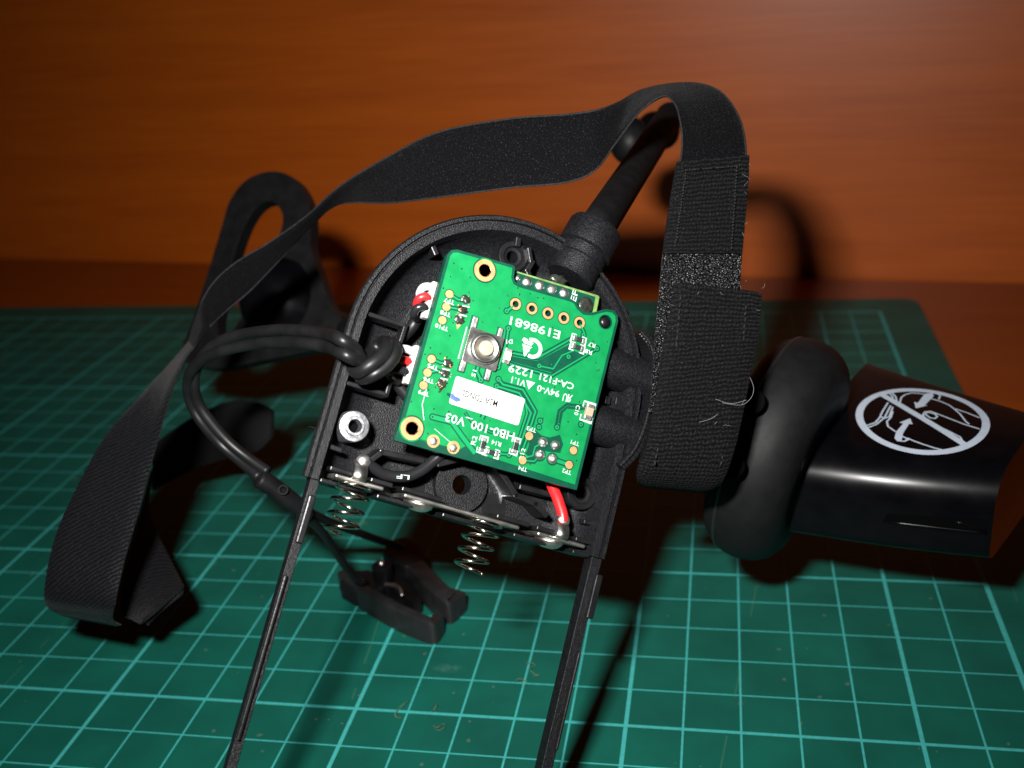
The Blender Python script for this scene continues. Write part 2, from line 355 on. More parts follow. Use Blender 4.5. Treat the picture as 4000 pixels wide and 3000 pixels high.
# ------------------------------------------------------------------ the setting
WD = Vector((.4601, -.0597, 0)).normalized(); WN = Vector((WD.y, -WD.x, 0))       # wall runs along WD, faces WN (towards viewer)
W0 = Vector((.0430, .2721, 0))
tm = Matrix(((WD.x, -WN.x, 0, W0.x), (WD.y, -WN.y, 0, W0.y), (0, 0, 1, -.003), (0, 0, 0, 1)))
b = MB(); b.box((0, -601.5, -10), (2400, 1200, 20)); o = b.build('table', 'table', bevel=1.2); o.matrix_world = tm; o['kind'] = 'structure'
b = MB(); b.box((0, 9, 380), (2400, 18, 800)); o = b.build('wall', 'wall'); o.matrix_world = tm; o['kind'] = 'structure'

b = MB(); b.plate(rrect(-364.5, -64, 84.3, 234, 5), [], -2.98, 0)
mt = b.build('cutting_mat', 'mat', bevel=.4)
tag(mt, 'green self-healing cutting mat printed with a pale one-centimetre grid', 'cutting mat')

# ------------------------------------------------------------------ circuit board
bd = thing('circuit_board', 'bright green circuit board with white lettering and a silver push button', 'circuit board', SM)
outl = [(-14.35, -14.7)] + [(14.4, -13.9), (14.45, 12.6)] + [(14.1, 13.5), (13.2, 14.0), (12.0, 13.75), (10.9, 13.1), (9.9, 12.45), (8.6, 12.1), (7.6, 12.5), (6.9, 13.15), (6.2, 13.3), (-2.5, 12.6), (-3.2, 12.75), (-3.6, 13.3), (-3.7, 14.2), (-3.9, 14.9), (-4.3, 15.0), (-13.0, 14.25), (-13.8, 13.9), (-14.2, 13.1)]
H_big = [(-8.2, 12.75), (-12.45, -12.4)]; H_tr = (12.4, 11.8)
H5 = [(-2.3, 9.6), (.35, 9.8), (3.0, 9.97), (5.65, 10.12), (8.3, 10.3)]
holes = [circle(c, .86) for c in H_big] + [circle(H_tr, 1.0)] + [circle(c, .5, 16) for c in H5]
MB().plate(outl, holes, -1.25, 0).build('board', 'gap', bd, bevel=.06)
def inset(poly, d):
    n = len(poly); out = []
    for i in range(n):
        a, p, c = poly[i - 1], poly[i], poly[(i + 1) % n]
        n1 = Vector((-(p[1] - a[1]), p[0] - a[0])).normalized(); n2 = Vector((-(c[1] - p[1]), c[0] - p[0])).normalized()
        q = (n1 + n2); q = q / max(.4, q.dot(q) / 2) ; out.append((p[0] + q.x * d, p[1] + q.y * d))
    return out
pin = inset(outl, .42)
pin[0] = (-13.75, -13.55); pin[1] = (13.9, -13.2)
pin.insert(1, (-5.0, -13.35)); pin.insert(2, (-4.2, -12.6)); pin.insert(3, (-3.0, -13.0))
MB().plate(pin, [circle(c, 1.85) for c in H_big] + [circle(H_tr, 1.12)] + [circle(c, 1.02, 20) for c in H5], .002, .03).build('copper_pour', 'pour', bd)
# dark clearances, traces
dk = MB(); tr = MB()
def T(pts, wd=.24, gap=.42, via0=True, via1=True):
    p = [a2(*q) for q in pts]; dk.strip(p, wd + 2 * gap * .62, .045 + random.random() * .004); tr.strip(p, wd, .062 + random.random() * .004)
def DK(pts, z=.044):
    p = [a2(*q) for q in pts]; n = len(p); dk.add([(x, y, z) for x, y in p], [tuple(range(n))])
DK([(1245, 872), (1400, 900), (1590, 800), (1600, 838), (1660, 860), (1487, 968), (1240, 900)])
DK([(1335, 1300), (1390, 1300), (1425, 1330), (1470, 1340), (1530, 1325), (1548, 1380), (1530, 1430), (1445, 1420), (1395, 1440), (1380, 1462), (1325, 1460), (1352, 1380)], .0435)
T([(1232, 712), (1222, 780), (1200, 865), (1175, 935)]); T([(1235, 850), (1400, 882), (1598, 770)]); T([(1225, 912), (1480, 985), (1742, 828)], .2)
T([(1410, 928), (1490, 945), (1540, 868), (1610, 838)], .2)
T([(1175, 1005), (1200, 1035), (1315, 1065), (1388, 1190), (1340, 1340), (1310, 1420), (1345, 1455)], .26)
T([(1165, 1045), (1295, 1085), (1362, 1200), (1318, 1330), (1290, 1400), (1314, 1472)], .26)
T([(1325, 1120), (1340, 1200), (1295, 1340)], .22, .3)
T([(795, 1222), (905, 1250), (970, 1340), (1040, 1432)], .62, .3); T([(1073, 1010), (1050, 960), (1058, 930)], .35, .4)
T([(1690, 1170), (1568, 1158), (1530, 1190), (1512, 1290)], .05, .65)
T([(1430, 1368), (1385, 1395), (1372, 1445), (1330, 1455)], .2); T([(1413, 1442), (1380, 1478), (1314, 1472)], .2); T([(1485, 1465), (1582, 1498)], .5, .35)
T([(893, 515), (940, 545), (985, 555)], .25, .35); T([(875, 588), (968, 605)], .25, .35); T([(790, 888), (840, 910), (880, 915)], .25, .35); T([(766, 967), (820, 955), (862, 970)], .25, .35)
T([(1222, 612), (1260, 585)], .3, .35); T([(1645, 690), (1668, 735), (1665, 752), (1650, 775)], .25, .35); T([(980, 1195), (1030, 1260), (1130, 1310), (1255, 1330)], .14, .3)
T([(1100, 1190), (1080, 1230)], .4, .4); T([(1175, 1432), (1235, 1440), (1275, 1420)], .2, .35)
dk.build('trace_clearance', 'gap', bd); tr.build('copper_traces', 'trace', bd)
# vias: too small to pick apart
vb = MB(); vd = MB(); vh = MB()
for q in [(1222, 612), (1232, 712), (1665, 750), (1742, 828), (1172, 935), (1073, 1010), (1410, 928), (1578, 875), (1175, 1005), (1165, 1045), (795, 1222), (1650, 1265), (1415, 1245), (1408, 1280), (1235, 1440), (1180, 1432), (1512, 1282)]:
    c = a2(*q); vd.disc(c, .52, .05); vb.disc(c, .33, .07); vh.disc(c, .13, .078)
for i in range(95):
    for _ in range(30):
        c = (random.uniform(-13.6, 13.8), random.uniform(-12.8, 13.4))
        if all((c[0] - h[0]) ** 2 + (c[1] - h[1]) ** 2 > 4.5 for h in H_big + [H_tr]) and all((c[0] - h[0]) ** 2 + (c[1] - h[1]) ** 2 > 1.8 for h in H5) and not (-9.5 < c[0] < 3.5 and -7.8 < c[1] < 5) and c[1] < 12.4: break
    vh.disc(c, .13, .052, 8)
    if i % 3 == 0: vb.disc((c[0] + .12, c[1] + .05), .09, .056, 8)
o = vd.build('via_clearance', 'gap', bd); o['kind'] = 'stuff'; o = vb.build('via_pads', 'trace', bd); o['kind'] = 'stuff'; o = vh.build('via_holes', 'burnt', bd); o['kind'] = 'stuff'
# mounting rings, plated holes, test pads
def ring_part(name, m, c, r0, r1, z0=.01, z1=.06, n=36): return MB().plate(circle(c, r1, n), [circle(c, r0, n)], z0, z1).build(name, m, bd)
for c in H_big:
    ring_part('mounting_pad', 'gold', c, .88, 1.62, .01, .07); MB().lathe([(.86, -1.2), (.86, .09), (.98, .09)], (c[0], c[1], 0), 28).build('hole_barrel', 'gold', bd, smooth=True)
    MB().lathe([(0, -.35), (.6, -.35), (.76, -.45), (.76, -3)], (c[0], c[1], 0), 24).build('locating_post', 'shell_s', bd, smooth=True)
MB().lathe([(0, .25), (.5, .22), (.8, .02), (.88, -.3), (.88, -3)], (H_tr[0], H_tr[1], 0), 24).build('locating_post', 'shell_s', bd, smooth=True)
ring_part('hole_rim', 'gap', H_tr, 1.0, 1.14, .01, .05)
for c in H5: ring_part('plated_hole', 'gold', c, .5, .86)
MB().box((3, 9.9, -1.6), (13, 3, .5), .06).build('hole_backing', 'shell_s', bd)
for q in [(893, 515), (875, 588), (852, 665), (790, 888), (766, 967), (743, 1040), (1352, 1332), (1607, 1415), (1582, 1498), (1314, 1472)]:
    c = a2(*q); MB().disc(c, .74, .055).build('pad_clearance', 'gap', bd); MB().lathe([(.6, .056), (.57, .085), (0, .09)], (c[0], c[1], 0), 24).build('test_pad', 'gold', bd)
# burnt header pads on the left edge, with the white bars between them
def blob(c, rx, ry, h, name, m, seed):
    rd = random.Random(seed); b = MB(); n = 18; rows = []
    for k, (f, z) in enumerate(((1, .05), (.86, .55), (.6, .85), (.3, .97))):
        rows += [(c[0] + rx * f * math.cos(2 * math.pi * i / n) * (1 + .2 * math.sin(3 * i + seed)), c[1] + ry * f * math.sin(2 * math.pi * i / n) * (1 + .16 * math.cos(2.3 * i + seed)), .05 + h * z) for i in range(n)]
    rows.append((c[0], c[1], .05 + h)); fs = [(k * n + i, k * n + (i + 1) % n, (k + 1) * n + (i + 1) % n, (k + 1) * n + i) for k in range(3) for i in range(n)]
    fs += [(3 * n + i, 3 * n + (i + 1) % n, 4 * n) for i in range(n)]
    b.add(rows, fs); return b.build(name, m, bd, smooth=True)
for i, q in enumerate([(985, 545), (968, 605), (950, 662), (885, 915), (867, 970), (850, 1028)]):
    c = a2(*q); blob(c, .80, .66 if i % 3 < 2 else .72, .22, 'burnt_pad', 'burnt', i)
    k = MB(); 
    for j in range(5): k.disc((c[0] + random.uniform(-.9, .9), c[1] + random.uniform(-.8, .8)), random.uniform(.07, .16), .30, 8)
    k.build('flux_speck', 'gold' if i % 2 else 'solder', bd)
    if i % 3 == 2:
        t = MB(); t.add([(c[0] - .55, c[1] - .2, .07), (c[0] + .05, c[1] - 1.45, .07), (c[0] + .6, c[1] - .2, .07)], [(0, 1, 2)]); t.build('pad_tip', 'gold' if i == 2 else 'burnt', bd)
for q0, q1 in (((962, 582), (1005, 592)), ((950, 633), (990, 645)), ((848, 945), (892, 955)), ((838, 1000), (880, 1010))):
    MB().strip([a2(*q0), a2(*q1)], .17, .31).build('silkscreen_bar', 'silk', bd)
# push switch
sw = MB(); sw.plate(rrect(-8.25, -1.1, -2.85, 4.05, .35), [], .05, .75); o = sw.build('switch_frame', 'steel', bd, bevel=.12)
for c, d in (((-7.75, 4.75, .28), (.85, 1.9, .4)), ((-3.55, 4.65, .28), (.75, 1.5, .4)), ((-7.75, -1.75, .28), (.85, 1.6, .4)), ((-3.75, -1.75, .28), (.8, 1.7, .4))):
    MB().plate(rrect(c[0] - d[0] * .7, c[1] - d[1] * .58, c[0] + d[0] * .7, c[1] + d[1] * .58, .1), [], .03, .055).build('solder_land', 'gap', bd)
    MB().box(c, d).build('switch_leg', 'solder', bd, bevel=.14, seg=3)
MB().lathe([(2.35, .75), (2.35, 1.0), (2.2, 1.45), (1.95, 1.62), (1.72, 1.58), (1.55, 1.38), (1.2, 1.36)], (-5.45, 1.55, 0), 48).build('switch_cap', 'steel', bd, smooth=True)
MB().lathe([(1.08, 1.3), (1.08, 1.75), (1.0, 1.88), (.8, 1.93), (0, 1.95)], (-5.45, 1.55, 0), 40).build('plunger', 'cream', bd, smooth=True)
for p in ([(-8.6, -.9), (-8.6, 3.9)], [(-2.55, -.7), (-2.55, .1)], [(-2.55, 2.7), (-2.55, 3.6)]): MB().strip(p, .14, .07).build('silkscreen_bar', 'silk', bd)
# LED, resistors, capacitor
def chip(cx_, cy_, rot, ln, wd, ht, body, box=True, bw=None):
    rz = math.radians(rot); R2 = lambda x, y: (cx_ + x * math.cos(rz) - y * math.sin(rz), cy_ + x * math.sin(rz) + y * math.cos(rz))
    k = R2(0, 0); MB().box((k[0], k[1], ht / 2 + .06), (ln * .6, wd, ht), rz).build('chip_body', body, bd, bevel=.07)
    for sgn in (-1, 1):
        e = R2(sgn * ln * .42, 0); MB().box((e[0], e[1], ht * .42 + .055), (ln * .28, wd * 1.06, ht * .8), rz).build('chip_terminal', 'solder', bd, bevel=.08)
    if box:
        b = MB(); X, Y = ln * .68, wd * .85
        for sgn in (-1, 1):
            b.strip([R2(sgn * .28 * ln, -Y), R2(sgn * X, -Y), R2(sgn * X, Y), R2(sgn * .28 * ln, Y)], bw or .17, .075)
        b.build('silkscreen_outline', 'silk', bd)
chip(8.8, 7.75, 0, 1.75, .72, .35, 'res'); chip(8.9, 6.55, 0, 1.75, .72, .35, 'res')
chip(-1.75, -11.65, 90, 1.75, .72, .35, 'res'); chip(-.15, -12.35, 0, 1.75, .72, .35, 'res'); chip(3.15, -10.45, 90, 1.75, .72, .35, 'res')
chip(13.1, -2.25, 90, 2.1, 1.15, .8, 'ceramic', True, .2); chip(-1.6, 1.75, 90, 2.0, 1.0, .6, 'led', False)
# solder pins and joints
for q in [(1430, 1368), (1502, 1385), (1413, 1442), (1485, 1465)]:
    c = a2(*q); ring_part('pin_land', 'gap', c, .5, .95, .04, .058); MB().lathe([(.78, .05), (.7, .25), (.42, .62), (.2, .72), (0, .74)], (c[0], c[1], 0), 24).build('pin_joint', 'solder', bd, smooth=True)
for i, q in enumerate([(800, 1362), (915, 1398)]):
    c = a2(*q); ring_part('plated_hole', 'gold', c, .5, .92); blob((c[0], c[1] - .1 * i), .62, .62, .35, 'solder_joint', 'solder', 9 + i)
# sticker
st = MB().plate(rrect(-8.25, -7.45, 2.85, -3.35, .35), [], .07, .14).build('label_sticker', 'label', bd)
text_mesh('M2A TDNGL', 'label_text', 'ink', st, -4.0, -5.4, 5.7, .95, .175, bold=.005)
bm_ = MB(); bm_.add([(-8.25, -6.75, .155), (-7.3, -6.95, .155), (-6.75, -6.75, .155), (-6.65, -6.4, .155), (-7.1, -6.2, .155), (-7.5, -6.25, .155), (-8.0, -5.95, .155), (-8.25, -6.0, .155)], [tuple(range(8))])
bm_.build('marker_stroke', 'blue', st); bs = MB(); bs.add([(-8.9, -6.35, .08), (-8.27, -6.6, .08), (-8.27, -6.1, .08), (-8.8, -6.0, .08)], [(0, 1, 2, 3)]); bs.build('marker_stroke', 'gap', bd)
# white lettering
for s_, cx_, cy_, wd, ht, rt in [('E198681', 1.6, 7.2, 8.2, 1.3, 183), ('1229', 1.05, .35, 3.8, 1.15, 183), ('CA-F121', 7.05, .6, 5.7, 1.0, 182), ('V1.1', 1.2, -1.25, 2.3, .95, 182), ('94V-0', 6.1, -1.15, 3.7, 1.0, 182), ('HB0-100_V03', -2.75, -9.2, 10.8, 1.45, 181),
        ('TP7', -12.15, 6.6, 1.6, .62, 180), ('TP8', -12.2, 4.72, 1.6, .62, 180), ('TP10', -12.2, 2.65, 2.0, .62, 180), ('TP5', -11.9, -3.2, 1.6, .62, 180), ('TP6', -12.0, -5.2, 1.6, .62, 180), ('TP9', -12.2, -7.15, 1.6, .62, 180),
        ('TP3', 5.0, -7.35, 1.5, .62, 180), ('TP1', 12.3, -7.3, 1.4, .62, 180), ('TP2', 12.1, -11.75, 1.5, .62, 180), ('TP4', 5.2, -13.25, 1.4, .6, 180),
        ('R7', 11.1, 7.7, 1.2, .65, 180), ('R8', 10.85, 6.5, 1.2, .65, 180), ('C10', 11.35, -2.5, 1.5, .7, 270), ('R14', .25, -10.85, 1.5, .65, 180), ('R2', -3.15, -11.4, 1.3, .75, 90), ('R12', 4.55, -11.2, 1.7, .62, 90), ('D1', -1.75, 3.95, 1.0, .62, 200), ('S1', -5.75, -2.2, 1.0, .62, 90)]:
    text_mesh(s_, 'silkscreen_text', 'silk', bd, cx_, cy_, wd, ht, .082, rt)
text_mesh('R', 'silkscreen_text', 'silk', bd, 9.75, -1.15, .75, 1.15, .082, 182, True); text_mesh('U', 'silkscreen_text', 'silk', bd, 8.95, -1.25, .7, 1.2, .0822, 182, True)
b = MB(); b.add([(3.0, -1.85, .082), (3.75, -.6, .082), (2.3, -.65, .082)], [(0, 1, 2)]); b.build('silkscreen_triangle', 'silk', bd)
b = MB()   # round arrow mark with a striped triangle
arc = [(1.95 + 1.35 * math.cos(t), 4.15 + 1.25 * math.sin(t)) for t in [math.radians(a) for a in range(-105, 131, 12)]]
b.strip(arc, .55, .083); b.strip([(1.0, 5.0), (.35, 5.15), (.2, 4.75)], .3, .0835)
for y0, y1, x0, x1 in ((4.95, 4.45, .2, 1.0), (4.3, 3.8, .25, 1.65), (3.7, 3.25, .5, 1.45), (3.15, 2.6, .75, 1.2)): b.add([(x0, y0, .084), (x0 + .28, y1, .084), (x1 - .1, y1, .084), (x1 + .25, y0, .084)], [(0, 1, 2, 3)])
b.add([(1.15, 4.95, .084), (1.0, 4.45, .084), (1.7, 4.45, .084), (1.95, 4.95, .084)], [(0, 1, 2, 3)])
b.build('round_arrow_mark', 'silk', bd)
# flux smears / scratch
b = MB(); b.strip([a2(805, 1290), a2(900, 1370)], .06, .09); b.strip([a2(760, 1060), a2(735, 1150), a2(745, 1240)], .10, .09); b.build('scratch', 'label', bd)
# daughter board behind the notch
db = MB().plate([(-3.3, 11.2), (11.6, 11.9), (11.4, 15.85), (11.0, 16.0), (-3.1, 15.0)], [], -3.0, -2.0).build('daughter_board', 'fr4', bd, bevel=.08)
MB().plate([(-3.2, 11.3), (10.9, 11.95), (10.7, 15.6), (-3.0, 14.75)], [], -1.99, -1.97).build('daughter_board_mask', 'gap', bd)
for i, q in enumerate([(1283, 425), (1340, 445), (1412, 468), (1482, 490), (1552, 510)]):
    c = a2(*q, -2); rr_ = .5 if i == 0 else .82
    MB().lathe([(rr_, -1.97), (rr_ * .92, -1.78), (rr_ * .5, -1.55 + .1 * (i % 2)), (0, -1.5)], (c[0], c[1], 0), 20).build('solder_pad', 'solder', db, smooth=True)
text_mesh('EF', 'silkscreen_text', 'silk', db, 7.25, 14.55, 1.75, .95, -1.96, 90)
MB().lathe([(1.25, -2), (1.25, -1.6), (1.1, -1.45), (0, -1.5)], (9.3, 13.75, 0), 28).build('glue_dot', 'burnt', db, smooth=True)
blob((4.6, 16.4), 1.5, .8, .5, 'wire_solder', 'burnt', 4).location.z = -.0032
# connectors and their looped wires on the left edge
def wire(pts, r, name, m, parent, n=10): return MB().tube(catmull(pts, 7), r, n).build(name, m, parent, smooth=True)
for (u0, v0, v1) in ((-14.4, 9.1, 3.6), (-14.4, -.6, -6.3)):
    o = MB().box((u0 + .1, (v0 + v1) / 2, -2.4), (1.0, v0 - v1, 1.8)).build('plug', 'white', bd, bevel=.2)
    ex = 1.0 if v0 > 5 else 1.75
    for k, (c, m) in enumerate((('white_lead', 'whitewire'), ('red_lead', 'red'), ('black_lead', 'blackwire'))):
        vv = v0 - 1.2 - k * 1.55
        wire([(u0 + .3, vv, -2.4), (u0 - .7 * ex, vv + .2, -1.7), (u0 - 1.5 * ex, vv - .25, -1.9), (u0 - 1.4 * ex, vv - 1.0, -3.0), (u0 - .4, vv - 1.1, -4.6)], .6, c, m, bd)

# ------------------------------------------------------------------ headset
hs = thing('headset', 'black plastic headset with opened arched housing, coil springs, ear cushion and glossy sensor pod', 'headset', SM)
cu_, cv_, RR = -.9, -.6, 23.9
def prof_path(o_):        # outline inset by o_, left foot -> over the arch -> right foot
    p = [(cu_ - RR + o_, -22.6), (cu_ - RR + o_, -17), (cu_ - RR + o_, -11), (cu_ - RR + o_, -5)]
    for i in range(0, 49): t = math.pi * (1 - i / 48); p.append((cu_ + (RR - o_) * math.cos(t), cv_ + (RR - o_) * math.sin(t)))
    p += [(cu_ + RR - o_, -5), (cu_ + RR - o_, -11), (cu_ + RR - o_, -17), (cu_ + RR - o_, -22.4)]; return p
prof = [(8.5, -11.6), (6.0, -11.0), (4.0, -9.3), (2.0, -6.4), (.6, -4.0), (.0, -3.1), (.0, -2.75), (.25, -2.4), (.75, -2.4), (.85, -3.1), (1.1, -3.1), (1.2, -2.65), (2.25, -2.65), (2.4, -2.95), (2.7, -5.4), (4.0, -7.9), (5.6, -9.2), (8.5, -9.55)]
b = MB(); rows = [prof_path(o_) for o_, _ in prof]; n = len(rows[0]); vs_ = []
for (o_, w_), r in zip(prof, rows): vs_ += [(p[0], p[1], w_) for p in r]
fs_ = [(k * n + i, k * n + i + 1, (k + 1) * n + i + 1, (k + 1) * n + i) for k in range(len(prof) - 1) for i in range(n - 1)]
m_ = len(prof); fs_ += [tuple(k * n for k in range(m_)), tuple(k * n + n - 1 for k in range(m_))[::-1]] + [((m_ - 1) * n + i, (m_ - 1) * n + i + 1, i + 1, i) for i in range(n - 1)]
b.add(vs_, fs_); b.build('housing_rim', 'shell', hs, autosmooth=40)
fl_o = prof_path(6.0); b = MB()
b.plate(fl_o[::-1], [circle((-.3, -17.2), 1.5), ], -10.9, -9.6); b.build('housing_floor', 'shell', hs)
def hp(name, b, m='shell_s', bev=.15, **k): return b.build(name, m, hs, bevel=bev, **k)
hp('centre_boss', MB().plate(circle((-.3, -17.2), 4.1, 48), [circle((-.3, -17.2), 1.5, 24)], -9.7, -8.2), 'shell')
for c, r1, r0, top, m in (((-2.8, 17.9), 2.35, .95, -4.8, 'shell_s'), ((18, -13.5), 2.5, 1.0, -5.2, 'shell_s')):
    MB().lathe([(r1, -9.6), (r1, top - .15), (r1 - .15, top), (r0 + .7, top), (r0 + .45, top - .5), (r0, top - .6), (r0, -9.6)], (c[0], c[1], 0), 40).build('screw_boss', m, hs, autosmooth=35)
MB().lathe([(2.25, -8.6), (2.25, -4.0), (2.1, -3.8), (1.45, -3.75), (1.35, -3.5), (1.3, -3.35), (.98, -3.35), (.95, -3.6), (.95, -8.6)], (-19.5, -14, 0), 40).build('metal_bushing', 'zinc', hs, autosmooth=35)
MB().disc((-19.5, -14), .96, -5.4, 24).build('bushing_bore_shade', 'shade_peg_black', hs)  # black disc: shade down the bore painted as a flat colour
for pts, th, top in (([(-16.9, 16.6), (-14.7, 14.1)], .8, -4.5), ([(-3.2, 22.0), (-2.9, 19.8)], .9, -4), ([(17.6, 15.7), (15.1, 14.2)], .8, -4), ([(19.9, 11.2), (17.2, 10.6)], .7, -4),
        ([(-21.8, 1.9), (-16.3, 2.0), (-16.4, -.4)], .65, -3.6), ([(-22.0, -8.5), (-16.3, -8.4), (-16.3, -5.7)], .65, -3.4), ([(-22.6, -17.6), (-20.4, -17.7)], .7, -4.2), ([(19.3, -17.6), (22, -17.3)], .7, -4.4),
        ([(-15.4, -17.6), (-14.4, -16.3), (-8.3, -15.8)], .8, -4.6), ([(-5.6, -15.5), (-3.6, -14.4)], .9, -4.6), ([(3.2, -13.4), (5.2, -14.9), (7.3, -16.7), (10.7, -17.1), (12.7, -18.2)], .9, -4.8), ([(7.9, -15.3), (12.7, -15.1)], .8, -5),
        ([(-.9, 19.6), (-.1, 18.0)], .7, -4), ([(.1, 17.9), (-.3, 16.4), (.6, 15.2)], .8, -4), ([(9.6, 17.2), (11.2, 16.4), (11.6, 17.8)], .8, -4)):
    hp('rib', MB().wall(pts, th, -6.4 if max(abs(q[0]) for q in pts) > 19 or max(q[1] for q in pts) > 21 else -9.6, top))
b = MB(); b.plate([(-24.5, -15.2), (-24.5, -15.25), (-13.9, -15.5), (-9.2, -15.2), (-9.2, -15.15), (-13.9, -15.45)], [], -9.62, -9.56)
for c in ((-13.2, -18.2), (-7.3, -19.2), (6.1, -18.9)): b.plate(circle(c, 2.0, 28), [], -9.62, -9.55)
b.build('ejector_mark', 'matte', hs)
MB().plate(circle((15.4, .9), 2.3, 32), [circle((15.4, .9), 1.75, 32)], -9.6, -8.2).build('ring_rib', 'shell', hs, bevel=.1)
for c in ((18.6, 1.7), (20.4, 2.1)): hp('locating_tab', MB().box((c[0], c[1], -8), (1.0, 1.3, 5), .1))
# side tubes carrying the headband, and the flange they pass through
for v0, v1, r in ((6.4, 7.0, 3.25), (-2.75, -2.75, 3.1)):
    MB().tube([(13.5, v0, -4.7), (18, v0 + .15, -4.7), (24, v0 + .3, -4.8), (34, v0 + .5, -6.5)], r, 28).build('headband_tube', 'shell', hs, autosmooth=50)
fp = catmull([(19.6, 13.0, 0), (22.0, 11.4, 0), (23.6, 8.4, 0), (24.3, 4.0, 0), (24.3, -1.0, 0), (23.5, -5.2, 0), (21.7, -8.2, 0)], 5)
b = MB()
for a, c in zip(fp[:-1], fp[1:]):
    d = (c - a); b.box(((a.x + c.x) / 2, (a.y + c.y) / 2, -6.2), (d.length + .05, 1.5, 9.2), math.atan2(d.y, d.x))
b.build('side_flange', 'shell_s', hs, bevel=.25); b = MB()
for a, c in zip(fp[1:-1], fp[2:]): d = (c - a); b.box(((a.x + c.x) / 2 - .55, (a.y + c.y) / 2, -3.5), (d.length + .05, .5, 4.6), math.atan2(d.y, d.x))
b.build('flange_lip', 'shell', hs, bevel=.12)
# long rails of the battery bay: they run down to the mat
def zhit(u, n):           # v where a rail meets the mat
    p0, d = S(u, 0, n), SV; return -(p0.z / d.z) * 1000
vR = max(-90, zhit(22.9, -6.2) )
for u, vE, sg in ((-22.7, -84, -1), (22.2, vR, 1)):
    hp('battery_rail', MB().box((u, (-22.2 + vE) / 2, -4.9), (1.3 if sg < 0 else 1.8, -22.2 - vE, 2.4)), 'shell', .12)
    for va, vb_ in ((-24.8, -31.5), ):
        hp('rail_clip', MB().box((u + (.15 if sg < 0 else .75), (va + vb_) / 2, -3.9), (1.0 if sg < 0 else 1.2, va - vb_, 2.0)), 'shell_s', .2)
    segs = ((-36, -58), (-62, -80)) if sg < 0 else ((-36.5, -51), (-56, -74))
    for va, vb_ in segs: hp('rail_ridge', MB().box((u + .38 * (-1 if sg < 0 else 1), (va + vb_) / 2, -3.2), (.5, va - vb_, .9)), 'shell_s', .18)
# battery contacts
for x0, x1 in ((-21.3, -17.9), (-15.3, -12.0), (-10.6, -4.4), (4.4, 9.8), (11.0, 14.0), (17.6, 21.0)): hp('contact_holder', MB().box(((x0 + x1) / 2, -20.55, -6.2), (x1 - x0, .65, 6.4)))
for x0, x1 in ((-22.0, -19.6), (-13.6, -8.0), (-3.5, 2.0), (8.0, 13.6), (18.0, 21.0)): hp('contact_holder', MB().box(((x0 + x1) / 2, -22.45, -6.6), (x1 - x0, .6, 5.6)))
hp('bay_sill', MB().box((-.4, -22.2, -10), (44, 1.0, 2.2)), 'shell')
for x0, x1 in ((-20.4, -13.1), (-10.1, 8.3), (11.3, 19.5)):
    hp('contact_plate', MB().box(((x0 + x1) / 2, -21.35, -6), (x1 - x0, .62, 6.2)), 'metal', .28, seg=4)
for u in (-17.2, 14.9):
    t = MB(); pth = catmull([(0, -21.3, -3.2), (0, -21.2, -2.2), (0, -20.4, -1.9), (0, -19.2, -2.6), (0, -18.4, -4.0)], 5); vs_ = []
    for p in pth: vs_ += [(u - .95, p.y, p.z), (u + .95, p.y, p.z)]
    n_ = len(pth); t.add(vs_, [(2 * i, 2 * i + 1, 2 * i + 3, 2 * i + 2) for i in range(n_ - 1)]); o = t.build('solder_tab', 'metal', hs, smooth=True)
    sm_ = o.modifiers.new('s', 'SOLIDIFY'); sm_.thickness = .00025
    rot = Matrix.Translation((u, -18.6, -4.0))
    MB().lathe([(1.1, -.3), (1.0, .2), (.6, .55), (0, .65)], (u + .4, -18.4, -3.9), 18).build('solder_blob', 'solder', hs, smooth=True)
for u in (-7.0, 14.4):
    Mx = Matrix.Translation((u, -21.7, -5.2)) @ Matrix.Rotation(math.pi / 2, 4, 'X')
    MB().lathe([(2.3, 0), (2.1, .45), (1.5, 1.0), (.8, 1.25), (0, 1.3)], n=28, M4=Mx).build('contact_dome', 'metal', hs, smooth=True)
def spring(u0, v0, u1, v1, turns, r0, r1, w0):
    p = []; N_ = int(turns * 36)
    for i in range(N_ + 1):
        f = i / N_; a = 2 * math.pi * turns * f - .6; 
        g = 0 if f < .1 else (f - .1) / .9; g = g if f < .9 else g; r = r0 + (r1 - r0) * f
        p.append((u0 + (u1 - u0) * g + r * math.cos(a), v0 + (v1 - v0) * g, w0 + r * math.sin(a)))
    MB().tube(p, .27, 10).build('coil_spring', 'spring', hs, smooth=True)
spring(-17.0, -21.9, -17.0, -28.9, 3.9, 2.6, 2.15, -5.0); spring(3.5, -21.9, 3.0, -29.2, 4.1, 2.65, 2.2, -5.0)
wire([(-16.8, -18.5, -4.2), (-15.1, -18.75, -4.6), (-12.9, -19.2, -5), (-10.1, -18.7, -5), (-8.1, -17.3, -5), (-6.4, -15.1, -5), (-4.8, -12.5, -4.5)], .82, 'negative_lead', 'blackwire', hs, 14)
text_mesh('LF', 'wire_print', 'silk', hs, -10.6, -18.85, 1.9, .62, -4.14, 190)
wire([(10.6, -11.5, -4.5), (12.4, -13.9, -4.4), (13.7, -15.4, -4.4), (15.0, -17.4, -4.2), (15.4, -18.6, -4.0)], .85, 'positive_lead', 'red', hs, 14)
MB().plate([(2.0, -13.7), (4.6, -14.0), (6.9, -16.3), (7.0, -18.2), (5.9, -16.4), (3.8, -14.6)], [], -9.6, -9.2).build('glue_smear', 'zinc', hs)
